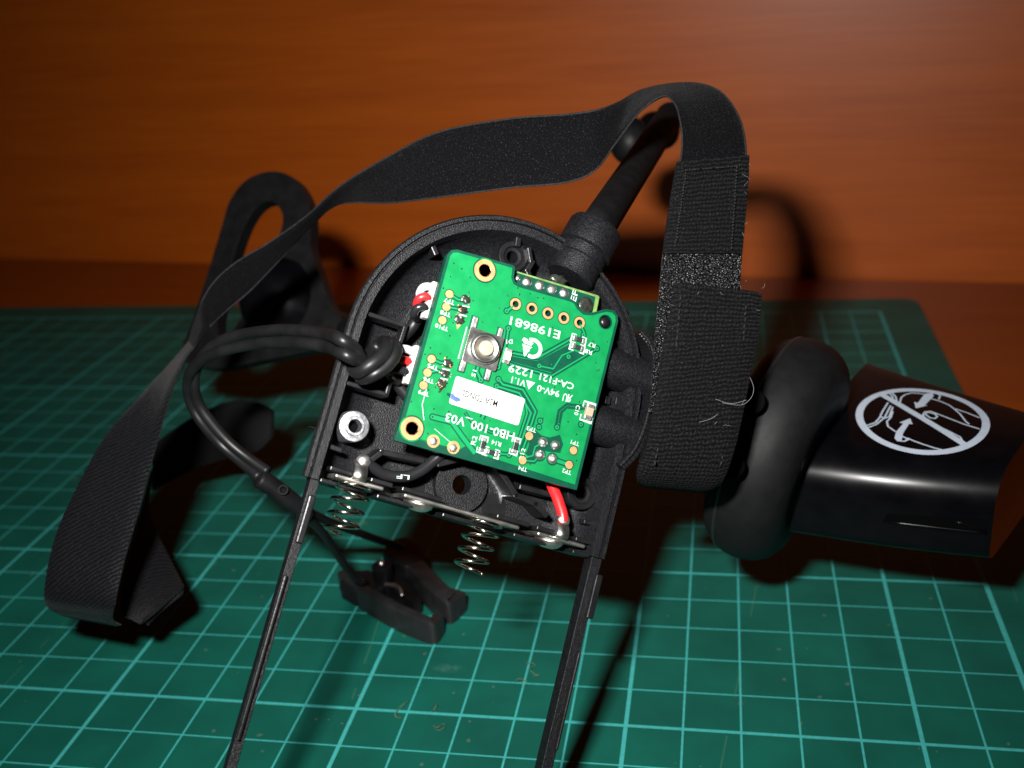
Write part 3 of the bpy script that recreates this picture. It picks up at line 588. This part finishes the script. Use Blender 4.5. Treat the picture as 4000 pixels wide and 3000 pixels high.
# arm to the forehead sensor: collar, tube and joint knob
cA, cB = a2(1590, 405, -3.8), a2(1742, 135, -3.8)
CA_, CB_ = S(cA[0], cA[1], -3.8), S(cB[0], cB[1], -3.8); ax = (CB_ - CA_).normalized(); cl = (CB_ - CA_).length * 1000
def along(p0, d, segs, name, m, n=36):
    z = d; x = z.orthogonal().normalized(); y = z.cross(x)
    Mx = Matrix(((x.x, y.x, z.x, p0.x), (x.y, y.y, z.y, p0.y), (x.z, y.z, z.z, p0.z), (0, 0, 0, 1)))
    pr = [(r * .001, h * .001) for r, h in segs]
    return MB().lathe(pr, n=n, M4=Mx).build(name, m, hs, scale=1, world=True, autosmooth=32)
along(CA_, ax, [(3.5, -.6), (3.9, -.2), (3.9, cl * .22), (3.65, cl * .24), (3.65, cl * .28), (4.0, cl * .30), (4.0, cl * .44), (3.75, cl * .46), (3.75, cl * .49), (4.4, cl * .51), (4.4, cl - .5), (4.15, cl), (2.9, cl + .05), (2.9, cl - 2)], 'arm_collar', 'shell')
tp = catmull([CB_ - ax * .003, CB_ + ax * .0005, atd(K(1338, 417), 18.6), atd(K(1402, 320), 21.2), atd(K(1447, 250), 23.6)], 8)
MB().tube(tp, .00285, 28).build('arm_tube', 'sleeve', hs, scale=1, world=True, autosmooth=40)
def ellip(name, c, rad, axes, m, n=28, k=14):
    b = MB(); prof_ = [(math.sin(math.pi * i / k), -math.cos(math.pi * i / k)) for i in range(k + 1)]
    X, Y, Z = axes; Mx = Matrix(((X.x * rad[0], Y.x * rad[1], Z.x * rad[2], c.x), (X.y * rad[0], Y.y * rad[1], Z.y * rad[2], c.y), (X.z * rad[0], Y.z * rad[1], Z.z * rad[2], c.z), (0, 0, 0, 1)))
    b.lathe(prof_, n=n, M4=Mx); return b.build(name, m, hs, scale=1, smooth=True, world=True)
CXw, CYw, CZw = RT @ Vector((1, 0, 0)), RT @ Vector((0, 1, 0)), RT @ Vector((0, 0, 1))
ellip('sensor_knob', atd(K(1362, 305), 26.5), (.0052, .0058, .005), (CXw, CYw, CZw), 'rubber')
ellip('sensor_knob', atd(K(1415, 280), 27.0), (.0048, .0045, .005), (CXw, CYw, CZw), 'gloss')
ellip('arm_tip', atd(K(1447, 252), 23.7), (.0031, .0031, .0031), (CXw, CYw, CZw), 'sleeve')
MB().tube(catmull([atd(K(1447, 252), 23.7), atd(K(1440, 300), 25.5), atd(K(1370, 310), 26.5)], 6), .0022, 16).build('sensor_link', 'rubber', hs, scale=1, world=True, smooth=True)
# ear cushion: a thick round pad seen nearly from its edge
rc = atd(C_(535, 800), 19.6)
ra = Vector((.90, -.36, -.22)).normalized()
ringp = [(6.0, 6.6), (9.5, 6.6), (13.5, 7.1), (17.2, 6.3), (19.7, 3.8), (20.7, .2), (20.1, -3.2), (18.0, -5.8), (14, -7), (9, -7.2), (4, -7.0)]
rp = catmull([(p[0], p[1], 0) for p in ringp], 4)
along(rc, ra, [(p.x, p.y) for p in rp][::-1], 'ear_cushion', 'cushion', 72)
along(rc - ra * .0001, ra, [(20.1, -3.3), (20.3, -3.1), (20.32, -2.85), (20.2, -2.7)], 'cushion_seam', 'clip', 72)
along(rc + ra * .002 - Vector((0, 0, .007)), ra, [(4.0, 6.9), (5.0, 6.6), (5.2, 4), (5.2, 0)][::-1], 'pod_neck', 'gloss', 40)
for q, d in (((375, 500), 17.5), ((250, 895), 17.4)):
    p = atd(C_(*q), d); along(p, -ray(C_(*q)).normalized(), [(2.15, -4), (2.15, .2), (1.95, .4), (0, .42)], 'cushion_peg', 'shade_peg_black', 32)
wb = MB().tube([S(33, 7.2, -6.8), S(40, 5, -12), rc - ra * .004], .003, 18).build('cushion_bracket', 'matte', hs, scale=1, world=True, smooth=True)
# glossy sensor pod
FL, FR = Vector((2.78, 1.79)), Vector((5.99, 1.10)); BL, BR_ = ((atz(C_(*q), 4.64) * 100).to_2d() for q in ((1090, 255), (2190, 572)))
def psec(f):              # rounded section at fraction f along the pod, cm
    F, B = FL.lerp(FR, f), BL.lerp(BR_, f); Ls = (B - F).length; d = (B - F) / Ls; zb, rT, rB, tl = 2.9, .68, .25, .03; F = F + Vector((-.2, -.98)) * (.07 * math.sin(math.pi * min(1, max(0, f))))
    zt0 = 4.53; pts = []
    def P(s_, z): q = F + d * s_; pts.append((q.x, q.y, z))
    for i in range(6): t = math.radians(270 - 90 * i / 5); P(rB + rB * math.cos(t), zb + rB + rB * math.sin(t))
    for i in range(14): t = math.radians(180 - 84 * i / 13); P(rT + rT * math.cos(t) - .0, zt0 - rT + rT * math.sin(t))
    for i in range(1, 9): s_ = rT + (Ls - rT - .12) * i / 9; P(s_, zt0 + tl * (s_ - rT) + .05 * math.sin(math.pi * i / 9))
    zt1 = zt0 + tl * (Ls - rT)
    for i in range(6): t = math.radians(90 - 90 * i / 5); P(Ls - .12 + .12 * math.cos(t), zt1 - .12 + .12 * math.sin(t))
    P(Ls, zb + .2); P(Ls - .2, zb)
    return pts
b = MB(); NS = 12; secs = []
for k in range(NS + 1):
    sec = psec(k / NS); secs.append(sec); b.v += sec
n_ = len(secs[0]); b.f = [(k * n_ + i, (k + 1) * n_ + i, (k + 1) * n_ + (i + 1) % n_, k * n_ + (i + 1) % n_) for k in range(NS) for i in range(n_)]
b.f += [tuple(range(n_)), tuple(NS * n_ + i for i in range(n_))[::-1]]
from mathutils.bvhtree import BVHTree
PBV = BVHTree.FromPolygons([Vector(p) for p in b.v], b.f)
pod = b.build('sensor_pod', 'gloss', hs, scale=.01, world=True, autosmooth=40)
def on_front(x, z, push=.0):   # point on the pod's front face
    f = (x - FL.x) / (FR.x - FL.x); q = FL.lerp(FR, f); nrm = Vector((FR.y - FL.y, -(FR.x - FL.x))).normalized(); o = Vector((q.x + nrm.x, q.y + nrm.y, z)); h = PBV.ray_cast(o, Vector((-nrm.x, -nrm.y, 0)))[0] or Vector((q.x, q.y, z)); return (h.x + nrm.x * push, h.y + nrm.y * push, z)
hinv = FRAMES['headset'].inverted()
def slot_px(x, y):     # pixel on the pod's front face
    p = C_(x, y); h = PBV.ray_cast(CAM * 100, ray(p).normalized())[0]; return h + (CAM * 100 - h).normalized() * .012
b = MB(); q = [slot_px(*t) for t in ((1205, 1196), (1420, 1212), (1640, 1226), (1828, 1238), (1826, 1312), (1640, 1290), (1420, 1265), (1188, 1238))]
b.v = [tuple(hinv @ (p * .01)) for p in q]; b.f = [(0, 1, 6, 7), (1, 2, 5, 6), (2, 3, 4, 5)]; b.build('pod_slot_shade', 'shade_peg_black', pod, scale=1)  # flat black patch on the face, the slit's shade put in as colour
b = MB(); b.tube([hinv @ ((slot_px(*t)) * .01) for t in ((1184, 1242), (1300, 1256), (1420, 1270), (1540, 1284), (1660, 1298), (1760, 1309), (1826, 1318))], [.00015, .0003, .00035, .00035, .0003, .00025, .00015], 8); b.build('pod_slot_lip', 'gloss', pod, scale=1, smooth=True)
b = MB(); b.tube([hinv @ ((slot_px(*t)) * .01) for t in ((1600, 1236), (1680, 1256), (1760, 1285), (1826, 1306))], .00016, 8); b.build('pod_slot_rib', 'gloss', pod, scale=1, smooth=True)
# pictogram printed on the pod's top: crossed ring, finger, two arrows
pc = (atz(C_(1422, 598), 4.64) * 100).to_2d(); PR = 1.13
def ptop(p):              # pictogram coordinates (unit circle, x right, y away) -> cm on the top face
    x = pc.x + PR * p[0] * .985 + .165 * p[1] * PR; y = pc.y - .16 * p[0] * PR + 1.14 * p[1] * PR
    h = PBV.ray_cast(Vector((x, y, 9)), Vector((0, 0, -1)))[0]
    return Vector((x, y, (h.z if h else 4.5) + .010))
pb = MB()
def pstrip(pts, wd):
    t = MB(); t.strip(pts, wd, 0); pb.add([tuple(ptop(p)) for p in t.v], t.f)
def ppoly(pts): pb.add([tuple(ptop(p)) for p in pts], [tuple(range(len(pts)))])
pstrip([(.935 * math.cos(2 * math.pi * i / 72), .935 * math.sin(2 * math.pi * i / 72)) for i in range(73)], .115)
pstrip([(-.60, .66), (-.3, .33), (0, 0), (.3, -.33), (.60, -.66)], .11)
def PX(x, y):              # pixel of the 3100,1350 crop -> pictogram coordinates
    p = (3100 + x * .5425, 1350 + y * .5425); r = ray(p); q = CAM + r * ((.0464 - CAM.z) / r.z); q = Vector((q.x * 100, q.y * 100)) - pc
    a_, b_, c_, d_ = PR * .985, .165 * PR, -.16 * PR, 1.14 * PR; D = a_ * d_ - b_ * c_
    return ((d_ * q.x - b_ * q.y) / D, (-c_ * q.x + a_ * q.y) / D)
def pl(pts, wd=.028): pstrip([PX(*q) for q in pts], wd)
pl([(680, 335), (710, 365), (722, 405)]); pl([(705, 335), (735, 370), (745, 405)]); pl([(525, 575), (600, 550), (655, 510), (700, 430)]); pl([(520, 560), (590, 540), (620, 510), (640, 470), (680, 410)]); pl([(625, 500), (650, 515), (690, 505), (715, 440)])
pl([(765, 410), (775, 375), (800, 355), (850, 340), (920, 345), (960, 352)]); pl([(985, 378), (1060, 400), (1120, 425), (1160, 455), (1200, 490), (1240, 540), (1265, 560)]); pl([(1165, 452), (1250, 480), (1340, 515)])
pl([(1340, 592), (1230, 560), (1040, 490), (985, 470), (945, 475), (932, 495), (950, 525), (1010, 560), (1100, 595), (1200, 640), (1228, 678)]); pl([(945, 480), (975, 478), (1020, 490), (1035, 508), (1015, 520), (985, 515), (960, 500), (945, 480)])
pl([(715, 470), (700, 510), (672, 535), (680, 565), (735, 600)]); pl([(820, 640), (870, 660), (950, 685), (1020, 705), (1100, 722)]); pl([(785, 630), (810, 640), (825, 650), (800, 660), (745, 655)])
pl([(1000, 340), (1040, 340), (1055, 360), (1045, 385)])
ppoly([PX(*q) for q in [(945, 345), (1000, 338), (1010, 360), (945, 428), (965, 430), (880, 450), (868, 405), (895, 412)]]); ppoly([PX(*q) for q in [(728, 640), (740, 600), (790, 550), (762, 543), (840, 517), (858, 555), (832, 553), (790, 610), (780, 655), (740, 652)]])
pb.v = [FRAMES['headset'].inverted() @ (Vector(p) * .01) for p in pb.v]
pb.build('pictogram', 'print', pod, scale=1)
# slotted loop and bulb of the far ear piece
def smooth_loop(P, k=5):
    P = [Vector((p[0], p[1], 0)) for p in P]; Q = catmull([P[-1]] + P + [P[0], P[1]], k); return [(q.x, q.y) for q in Q[k:-k - 1 - 0]][:k * len(P)]
ep = atd(K(560, 600), 26.4); epn = (CZw * -.93 + CXw * -.32 + CYw * -.15).normalized(); epx = (CXw - epn * CXw.dot(epn)).normalized(); epy = epn.cross(epx)
EPM = Matrix(((epx.x, epy.x, epn.x, ep.x), (epx.y, epy.y, epn.y, ep.y), (epx.z, epy.z, epn.z, ep.z), (0, 0, 0, 1)))
def on_ep(x, y):
    r = ray(K(x, y)); q = CAM + r * ((ep - CAM).dot(epn) / r.dot(epn)); l = EPM.inverted() @ q; return (l.x * 1000, l.y * 1000)
o1 = smooth_loop([on_ep(*q) for q in [(402, 775), (430, 685), (460, 590), (490, 490), (508, 435), (545, 392), (595, 376), (640, 388), (670, 428), (680, 480), (680, 540), (700, 600), (722, 660), (748, 700), (735, 745), (660, 765), (560, 785), (470, 800)]])
o2 = smooth_loop([on_ep(*q) for q in [(592, 440), (614, 456), (620, 485), (606, 530), (580, 585), (548, 650), (515, 715), (485, 735), (480, 690), (502, 600), (532, 505), (562, 454)]])
pl_ = MB().plate(o1[::-1], [o2], -2.0, 2.0); pl_.v = [tuple(EPM @ (Vector(p) * .001)) for p in pl_.v]
pl_.build('strap_loop', 'rubber', hs, scale=1, world=True, bevel=1.7, seg=5, autosmooth=50)
ellip('ear_piece', atd(K(606, 648), 26.0), (.0098, .0102, .0062), ((CXw * .94 + CYw * -.3).normalized(), (CYw * .94 + CXw * .3).normalized(), CZw), 'gloss')
MB().tube(catmull([atd(K(640, 560), 27.5), atd(K(672, 600), 27.8), atd(K(690, 680), 27.5), atd(K(740, 712), 26), atd(K(850, 740), 23), S(-6, 0, -16)], 8), [.004] * 41, 20).build('headband', 'matte', hs, scale=1, world=True, smooth=True)
MB().tube(catmull([S(-6, 0, -11), S(-6, 0, -20), S(0, 2, -26), S(20, 3, -22), S(34, 4, -12)], 6), .0045, 18).build('headband_yoke', 'matte', hs, scale=1, world=True, smooth=True)

# ------------------------------------------------------------------ head strap
ss = thing('head_strap', 'long black fabric strap with hook-and-loop ends arching over and beside the opened housing', 'strap', Matrix.Translation(S(0, 0, 0)))
def ribbon(name, st, m, th=.9, k=6, push=0.0, nw=10, vary=None):
    """st: stations (xA, yA, dA, xB, yB, dB) in K pixels and cm; a thick woven band between the two edge curves"""
    Ea = catmull([atd(K(s_[0], s_[1]), s_[2]) for s_ in st], k); Eb = catmull([atd(K(s_[3], s_[4]), s_[5]) for s_ in st], k)
    n = len(Ea); inv = FRAMES['head_strap'].inverted(); vs_ = []; uvs = []; ln = 0
    cen = [(a + c) / 2 for a, c in zip(Ea, Eb)]
    for i in range(n):
        if i: ln += (cen[i] - cen[i - 1]).length * 1000
        t = (cen[min(n - 1, i + 1)] - cen[max(0, i - 1)]); wv = Eb[i] - Ea[i]; nn = t.cross(wv).normalized()
        if i and nn.dot(pn) < 0: nn = -nn
        if i == 0 and nn.dot(CAM - cen[0]) < 0: nn = -nn
        pn = nn; 
        ring = []
        for side in (1, -1):
            for j in range(nw + 1):
                f = j / nw if side > 0 else 1 - j / nw
                e = 1 - max(0, abs(f - .5) * 2 - .86) / .14 * .75
                ring.append((Ea[i].lerp(Eb[i], f) + nn * (side * th * .0005 * e + push * .001), (f * 12.7 + (40 if side < 0 else 0), ln)))
        for p, q in ring: vs_.append(inv @ p); uvs.append(q)
    m_ = 2 * (nw + 1); b = MB(); b.v = vs_
    b.f = [(i * m_ + j, i * m_ + (j + 1) % m_, (i + 1) * m_ + (j + 1) % m_, (i + 1) * m_ + j) for i in range(n - 1) for j in range(m_)]
    b.f += [tuple(range(m_))[::-1], tuple((n - 1) * m_ + j for j in range(m_))]
    return b.build(name, m, ss, scale=1, autosmooth=50, uvs=uvs), Ea, Eb
low = [(150, 1330, 20.2, 262, 1350, 19.6), (112, 1318, 19.9, 245, 1338, 19.2), (96, 1282, 19.3, 248, 1308, 18.6), (119, 1162, 19.5, 268, 1215, 18.8), (169, 1048, 19.8, 297, 1115, 19.0), (226, 946, 20.2, 322, 1020, 19.3), (290, 870, 20.6, 347, 930, 19.6), (340, 815, 20.9, 372, 845, 19.8), (386, 766, 20.8, 402, 775, 19.8), (412, 735, 20.7, 420, 752, 19.9)]
mid = [(412, 735, 20.7, 420, 752, 19.9), (429, 668, 20.3, 448, 712, 20.2), (461, 611, 20.2, 488, 672, 20.6), (511, 566, 20.2, 540, 628, 20.7), (580, 525, 20.2, 603, 562, 20.6), (663, 466, 20, 672, 488, 20.4), (735, 402, 19.5, 733, 441, 19.9), (845, 335, 19, 843, 438, 19.2), (950, 285, 18.6, 955, 425, 18.5), (1100, 257, 18.2, 1105, 405, 18), (1220, 248, 17.9, 1222, 394, 17.7), (1290, 238, 17.8, 1285, 368, 17.6), (1335, 222, 18.2, 1328, 312, 17.8), (1385, 195, 18.8, 1382, 242, 17.9), (1440, 184, 18.9, 1432, 207, 17.8), (1500, 180, 18.5, 1458, 225, 17.6), (1555, 198, 18.2, 1470, 265, 17.4), (1595, 250, 17.9, 1474, 315, 17.3), (1611, 320, 17.6, 1465, 372, 17.2), (1609, 430, 17.4, 1447, 445, 17.15), (1602, 540, 17.3, 1433, 540, 17.1), (1597, 640, 17.2, 1424, 640, 17.0), (1580, 780, 17.1, 1412, 770, 16.9), (1560, 900, 17.1, 1402, 890, 16.8), (1530, 1010, 17.2, 1380, 1000, 16.9)]
ribbon('elastic_band', low, 'satin', .8, 7); r_, ea, eb = ribbon('brushed_band', mid, 'plush', .9, 7)
for e, nm in ((eb, 'edge_stitching'), (ea, 'edge_stitching')):
    MB().tube([ss.matrix_world.inverted() @ (p + (CAM - p).normalized() * .0003) for p in e[8:-36]], .00018, 6).build(nm, 'thread', ss, scale=1, smooth=True)
ribbon('folded_tail', [(398, 1266, 20.6, 303, 1348, 19.9), (372, 1215, 21.4, 284, 1338, 20.1), (341, 1152, 22.2, 264, 1322, 20.3), (322, 1090, 23.5, 266, 1250, 21.2), (330, 1010, 25, 300, 1130, 23.5)], 'satin', .8, 6)
ribbon('folded_tail', [(305, 1318, 20.3, 320, 1352, 20.2), (345, 1302, 20.5, 340, 1330, 20.4), (396, 1270, 20.7, 392, 1284, 20.6)], 'satin', .8, 4)
ribbon('hanging_band', [(330, 960, 26.8, 330, 1060, 26.4), (410, 905, 26.5, 415, 1015, 26.2), (490, 868, 26.2, 495, 990, 25.8), (550, 868, 25.6, 555, 975, 25.3), (590, 885, 25.0, 588, 945, 24.8)], 'plush', .8, 6)
ribbon('loop_patch', [(1618, 336, 17.35, 1462, 350, 16.95), (1616, 400, 17.2, 1450, 415, 16.92), (1610, 470, 17.12, 1440, 480, 16.9), (1603, 548, 17.05, 1431, 548, 16.85)], 'webbing', 1.3, 7)
ribbon('hook_patch', [(1603, 548, 17.12, 1431, 548, 16.92), (1598, 610, 17.05, 1424, 625, 16.82), (1590, 700, 16.95, 1415, 720, 16.7), (1580, 800, 16.9, 1408, 820, 16.6), (1565, 900, 16.9, 1402, 890, 16.6)], 'hook', .8, 7)
ribbon('loop_flap', [(1645, 634, 16.55, 1455, 611, 16.3), (1640, 700, 16.45, 1441, 700, 16.2), (1626, 780, 16.35, 1425, 800, 16.05), (1610, 865, 16.25, 1412, 880, 15.95), (1590, 955, 16.25, 1396, 965, 15.95), (1565, 1030, 16.45, 1375, 1020, 16.2), (1540, 1056, 16.9, 1380, 1042, 16.8), (1530, 1050, 17.6, 1395, 1040, 17.5)], 'webbing', 1.5, 8)
for (xa, ya, da, xb, yb, db_) in ((1470, 640, 16.25, 1412, 1010, 15.95), (1612, 660, 16.4, 1555, 1010, 16.25), (1482, 372, 16.95, 1458, 535, 16.86), (1592, 360, 17.15, 1580, 540, 16.96), (1480, 368, 16.95, 1600, 358, 17.2)):
    b = MB(); N_ = 26
    for i in range(N_):
        f0, f1 = i / N_, (i + .6) / N_; P = []
        for f in (f0, (f0 + f1) / 2, f1):
            x, y, d = xa + (xb - xa) * f, ya + (yb - ya) * f, da + (db_ - da) * f
            if abs(yb - ya) > 200 and da < 16.5 and f > 0: x += 9 * math.sin(f * math.pi)
            P.append(ss.matrix_world.inverted() @ atd(K(x + random.uniform(-1, 1), y), d - .07))
        b.tube(P, .00016, 5)
    b.build('stitching', 'thread', ss, scale=1, smooth=True)
lint = MB()
for i in range(25):
    e = random.random()
    if e < .35: y = random.uniform(350, 560); x = 1462 - (y - 350) * .15 if random.random() < .5 else 1618 - (y - 350) * .07; d = 17.0
    elif e < .75:
        y = random.uniform(620, 1040); f = (y - 620) / 420; x = (1455 - 75 * f) if random.random() < .4 else (1646 - 80 * f ** 1.4); d = 16.2
    else: x = random.uniform(1430, 1610); y = random.uniform(600, 640) if random.random() < .5 else random.uniform(900, 1000); d = 16.0
    p = atd(K(x, y), d - .06); P = [p]
    dr = (CXw * random.uniform(-1, 1) + CYw * random.uniform(-1, 1)).normalized(); L_ = random.uniform(.0003, .0011)
    for j in range(3): dr = (dr + CXw * random.uniform(-.6, .6) + CYw * random.uniform(-.6, .6)).normalized(); P.append(P[-1] + dr * L_ / 3)
    lint.tube([ss.matrix_world.inverted() @ q for q in P], .000016, 4)
for pts in ([(1560, 870), (1600, 875), (1622, 860), (1628, 838), (1620, 815)], [(1545, 862), (1580, 872), (1612, 864)], [(1510, 912), (1535, 905), (1550, 895)]):
    lint.tube([ss.matrix_world.inverted() @ p for p in catmull([atd(K(x, y), 15.9) for x, y in pts], 4)], .000025, 4)
o = lint.build('lint', 'hair', ss, scale=1); o['kind'] = 'stuff'

# ------------------------------------------------------------------ ear clip on its twin cable
ec = thing('ear_clip_cable', 'black ear clip lying on the mat at the end of a knotted twin cable', 'ear clip', Matrix.Translation(atz(E_(1300, 1200), 0)))
eci = FRAMES['ear_clip_cable'].inverted()
def wtube(name, pts, r, m, n=14, k=7, flat=1.0): return MB().tube([eci @ p for p in catmull(pts, k)], r, n, flat=flat).build(name, m, ec, scale=1, smooth=True)
def g(x, y, d): return atd(G_(x, y), d)
def s_(x, y, n):
    x = x - 26 if 360 < x < 640 else x
    p = a2(x, y, n); return S(p[0], p[1], n)
wtube('cable', [g(720, 1540, 18.9), g(560, 1430, 19.0), g(400, 1300, 19.0), g(250, 1130, 18.9), g(160, 990, 18.8), g(120, 850, 18.6), g(140, 700, 18.4), g(230, 560, 18.1), g(380, 465, 17.8), g(560, 420, 17.5), g(780, 393, 17.0), g(1010, 400, 16.5), g(1220, 435, 16.0), s_(255, 770, 2.5), s_(345, 828, 2.4), s_(420, 900, .5), s_(470, 850, -2.5), s_(530, 795, -2), s_(565, 800, .8), s_(540, 860, 2.4), s_(460, 925, 2.8), s_(390, 965, 1.0), s_(370, 930, -3), s_(470, 880, -5.5), s_(600, 800, -6), s_(680, 700, -6), s_(715, 610, -5)], .00093, 'cable')
wtube('cable', [g(650, 1585, 18.9), g(490, 1450, 19.1), g(340, 1320, 19.15), g(190, 1150, 19.0), g(100, 1000, 18.9), g(70, 850, 18.6), g(100, 720, 18.3), g(200, 625, 18.0), g(350, 560, 17.6), g(560, 515, 17.3), g(780, 492, 16.8), g(1010, 500, 16.3), g(1220, 535, 15.9), s_(275, 855, 2.4), s_(390, 895, 2.2), s_(470, 900, -1), s_(540, 850, -2.5), s_(590, 800, -.5), s_(610, 850, 1.5), s_(555, 930, 2.0), s_(470, 985, 1.6), s_(410, 1000, -1), s_(440, 950, -4.5), s_(540, 950, -6), s_(600, 1010, -6), s_(650, 1100, -6)], .00093, 'cable')
def e(x, y, d): return atd(E_(x, y), d)
J = catmull([e(215, 130, 18.85), e(300, 180, 18.95), e(420, 270, 19.1), e(520, 350, 19.3), e(600, 420, 19.5)], 5); nj = len(J)
MB().tube([eci @ p for p in J], [(.0017 if i in (0, nj - 1) else .00205 - .0006 * max(0, i / nj - .6)) for i in range(nj)], 18, flat=.8).build('cable_joiner', 'matte', ec, scale=1, autosmooth=50)
jp = eci @ (e(415, 228, 18.98) + (CAM - e(415, 228, 18.98)).normalized() * .0016); jn = (CAM - e(415, 228, 18.98)).normalized()
x_ = jn.orthogonal().normalized(); y_ = jn.cross(x_); Mx = Matrix(((x_.x, y_.x, jn.x, jp.x), (x_.y, y_.y, jn.y, jp.y), (x_.z, y_.z, jn.z, jp.z), (0, 0, 0, 1)))
MB().lathe([(.0009, -.001), (.0009, .00015), (.0007, .0002), (.00055, -.0001), (.0, -.0003)], n=22, M4=Mx).build('joiner_dimple', 'rubber', ec, scale=1, smooth=True)
def z_(x, y, z): return atz(E_(x, y), z)
wtube('clip_lead', [e(590, 425, 19.5), e(720, 560, 20.4), e(830, 720, 21.5), e(920, 850, 22.3), e(985, 920, 22.7), z_(1040, 950, .75)], .00085, 'cable')
wtube('clip_lead', [e(600, 395, 19.55), e(780, 480, 20.8), e(980, 555, 22.2), e(1160, 620, 23.3), e(1290, 660, 23.9), z_(1360, 700, .8)], .00085, 'cable')
def jaw(name, pix, h, th):      # an upright curved band standing on the mat: pixels of its foot, height and thickness in mm
    P = catmull([atz(E_(*q), .02) for q in pix], 6); n = len(P); b = MB(); h *= .001; th *= .001; r = .0005
    for i in range(n):
        t = (P[min(n - 1, i + 1)] - P[max(0, i - 1)]).normalized(); nr = Vector((-t.y, t.x, 0))
        f = i / (n - 1); hh = h * (.72 + .28 * math.sin(math.pi * min(1, .15 + f * .75)))
        for a, z in ((0, 0), (0, hh - r * 1.6), (r * .35, hh - r * .5), (r * 1.3, hh), (th - r, hh), (th, hh - r), (th, 0)): b.v.append(tuple(eci @ (P[i] + nr * a + Vector((0, 0, z)))))
    m_ = 7; b.f = [(i * m_ + j, i * m_ + (j + 1) % m_, (i + 1) * m_ + (j + 1) % m_, (i + 1) * m_ + j) for i in range(n - 1) for j in range(m_)] + [tuple(range(m_))[::-1], tuple((n - 1) * m_ + j for j in range(m_))]
    return b.build(name, 'clip', ec, scale=1, autosmooth=40)
def block(name, pix, zt):
    q = [eci @ z_(x, y, zt) for x, y in pix]; n = len(q); b = MB(); b.v = [tuple(p) for p in q] + [(p.x, p.y, p.z - zt * .01 + .0002) for p in q]
    b.f = [tuple(range(n)), tuple(range(n, 2 * n))[::-1]] + [(i, i + n, (i + 1) % n + n, (i + 1) % n) for i in range(n)]
    return b.build(name, 'matte', ec, scale=1, bevel=.6, seg=3)
jaw('clip_jaw', [(858, 1010), (890, 1060), (965, 1120), (1090, 1210), (1300, 1330), (1470, 1405), (1585, 1440), (1640, 1420), (1690, 1345)], 5.4, 2.4)
jaw('clip_jaw', [(1240, 790), (1330, 890), (1430, 1020), (1530, 1140), (1620, 1225), (1705, 1278), (1770, 1262), (1862, 1170)], 5.6, 4.2)
block('clip_heel', [(852, 952), (880, 905), (960, 858), (1090, 848), (1190, 900), (1210, 985), (1090, 1040), (960, 1010)], .46)
block('clip_heel', [(1185, 700), (1265, 610), (1390, 590), (1500, 650), (1560, 760), (1480, 820), (1370, 830), (1270, 770)], .56)
b = MB(); pv = eci @ z_(1190, 830, .75); b.lathe([(.0022, -.007), (.0022, .0003), (.0018, .0006), (0, .0007)], (pv.x, pv.y, pv.z), 24); b.build('pivot', 'rubber', ec, scale=1, autosmooth=40)
b = MB(); b.lathe([(.0007, 0), (.0007, .0012), (0, .0014)], (pv.x, pv.y, pv.z), 16); b.build('pivot_pin', 'metal', ec, scale=1, smooth=True)
wtube('clip_spring', [z_(1215, 970, .45), z_(1290, 980, .5), z_(1330, 1010, .5), z_(1350, 1060, .45)], .0004, 'metal', 8)
b = MB(); q = [eci @ z_(x, y, .35) for x, y in ((1180, 840), (1240, 780), (1330, 850), (1420, 960), (1500, 1090), (1440, 1110), (1300, 1030), (1200, 940))]
b.v = q + [p - Vector((0, 0, .003)) for p in q]; b.f = [tuple(range(8)), tuple(range(8, 16))[::-1]] + [(i, i + 8, (i + 1) % 8 + 8, (i + 1) % 8) for i in range(8)]; b.build('clip_web', 'rubber', ec, scale=1)

# ------------------------------------------------------------------ plastic shavings on the mat
def shav(pts, z0, label):
    p = [atz((1000 + x * .48216, 2200 + y * .48216), .02 + .05 * (i % 2)) for i, (x, y) in enumerate(pts)]
    o = MB().tube(catmull(p, 5), .00007, 6, flat=.5).build('plastic_shaving', 'dust', None, scale=1, smooth=True)
    return tag(o, label, 'shaving')
shav([(1235, 1115), (1200, 1140), (1160, 1175), (1130, 1215), (1135, 1245), (1175, 1255)], 0, 'hooked pale plastic shaving lying across a thick grid line')
shav([(1470, 1130), (1460, 1160), (1440, 1185), (1420, 1205)], 0, 'short pale plastic shaving beside the hooked one')
shav([(1430, 1310), (1470, 1330), (1520, 1300), (1525, 1330), (1480, 1355), (1450, 1340)], 0, 'tangled pale plastic shaving in the middle of a grid square')
shav([(2180, 805), (2240, 810), (2260, 830), (2220, 860), (2260, 900), (2290, 905), (2250, 915)], 0, 'curled pale plastic shaving close to the long black rail')
shav([(2100, 950), (2140, 935), (2180, 950)], 0, 'tiny pale plastic shaving touching a grid line near the rail')
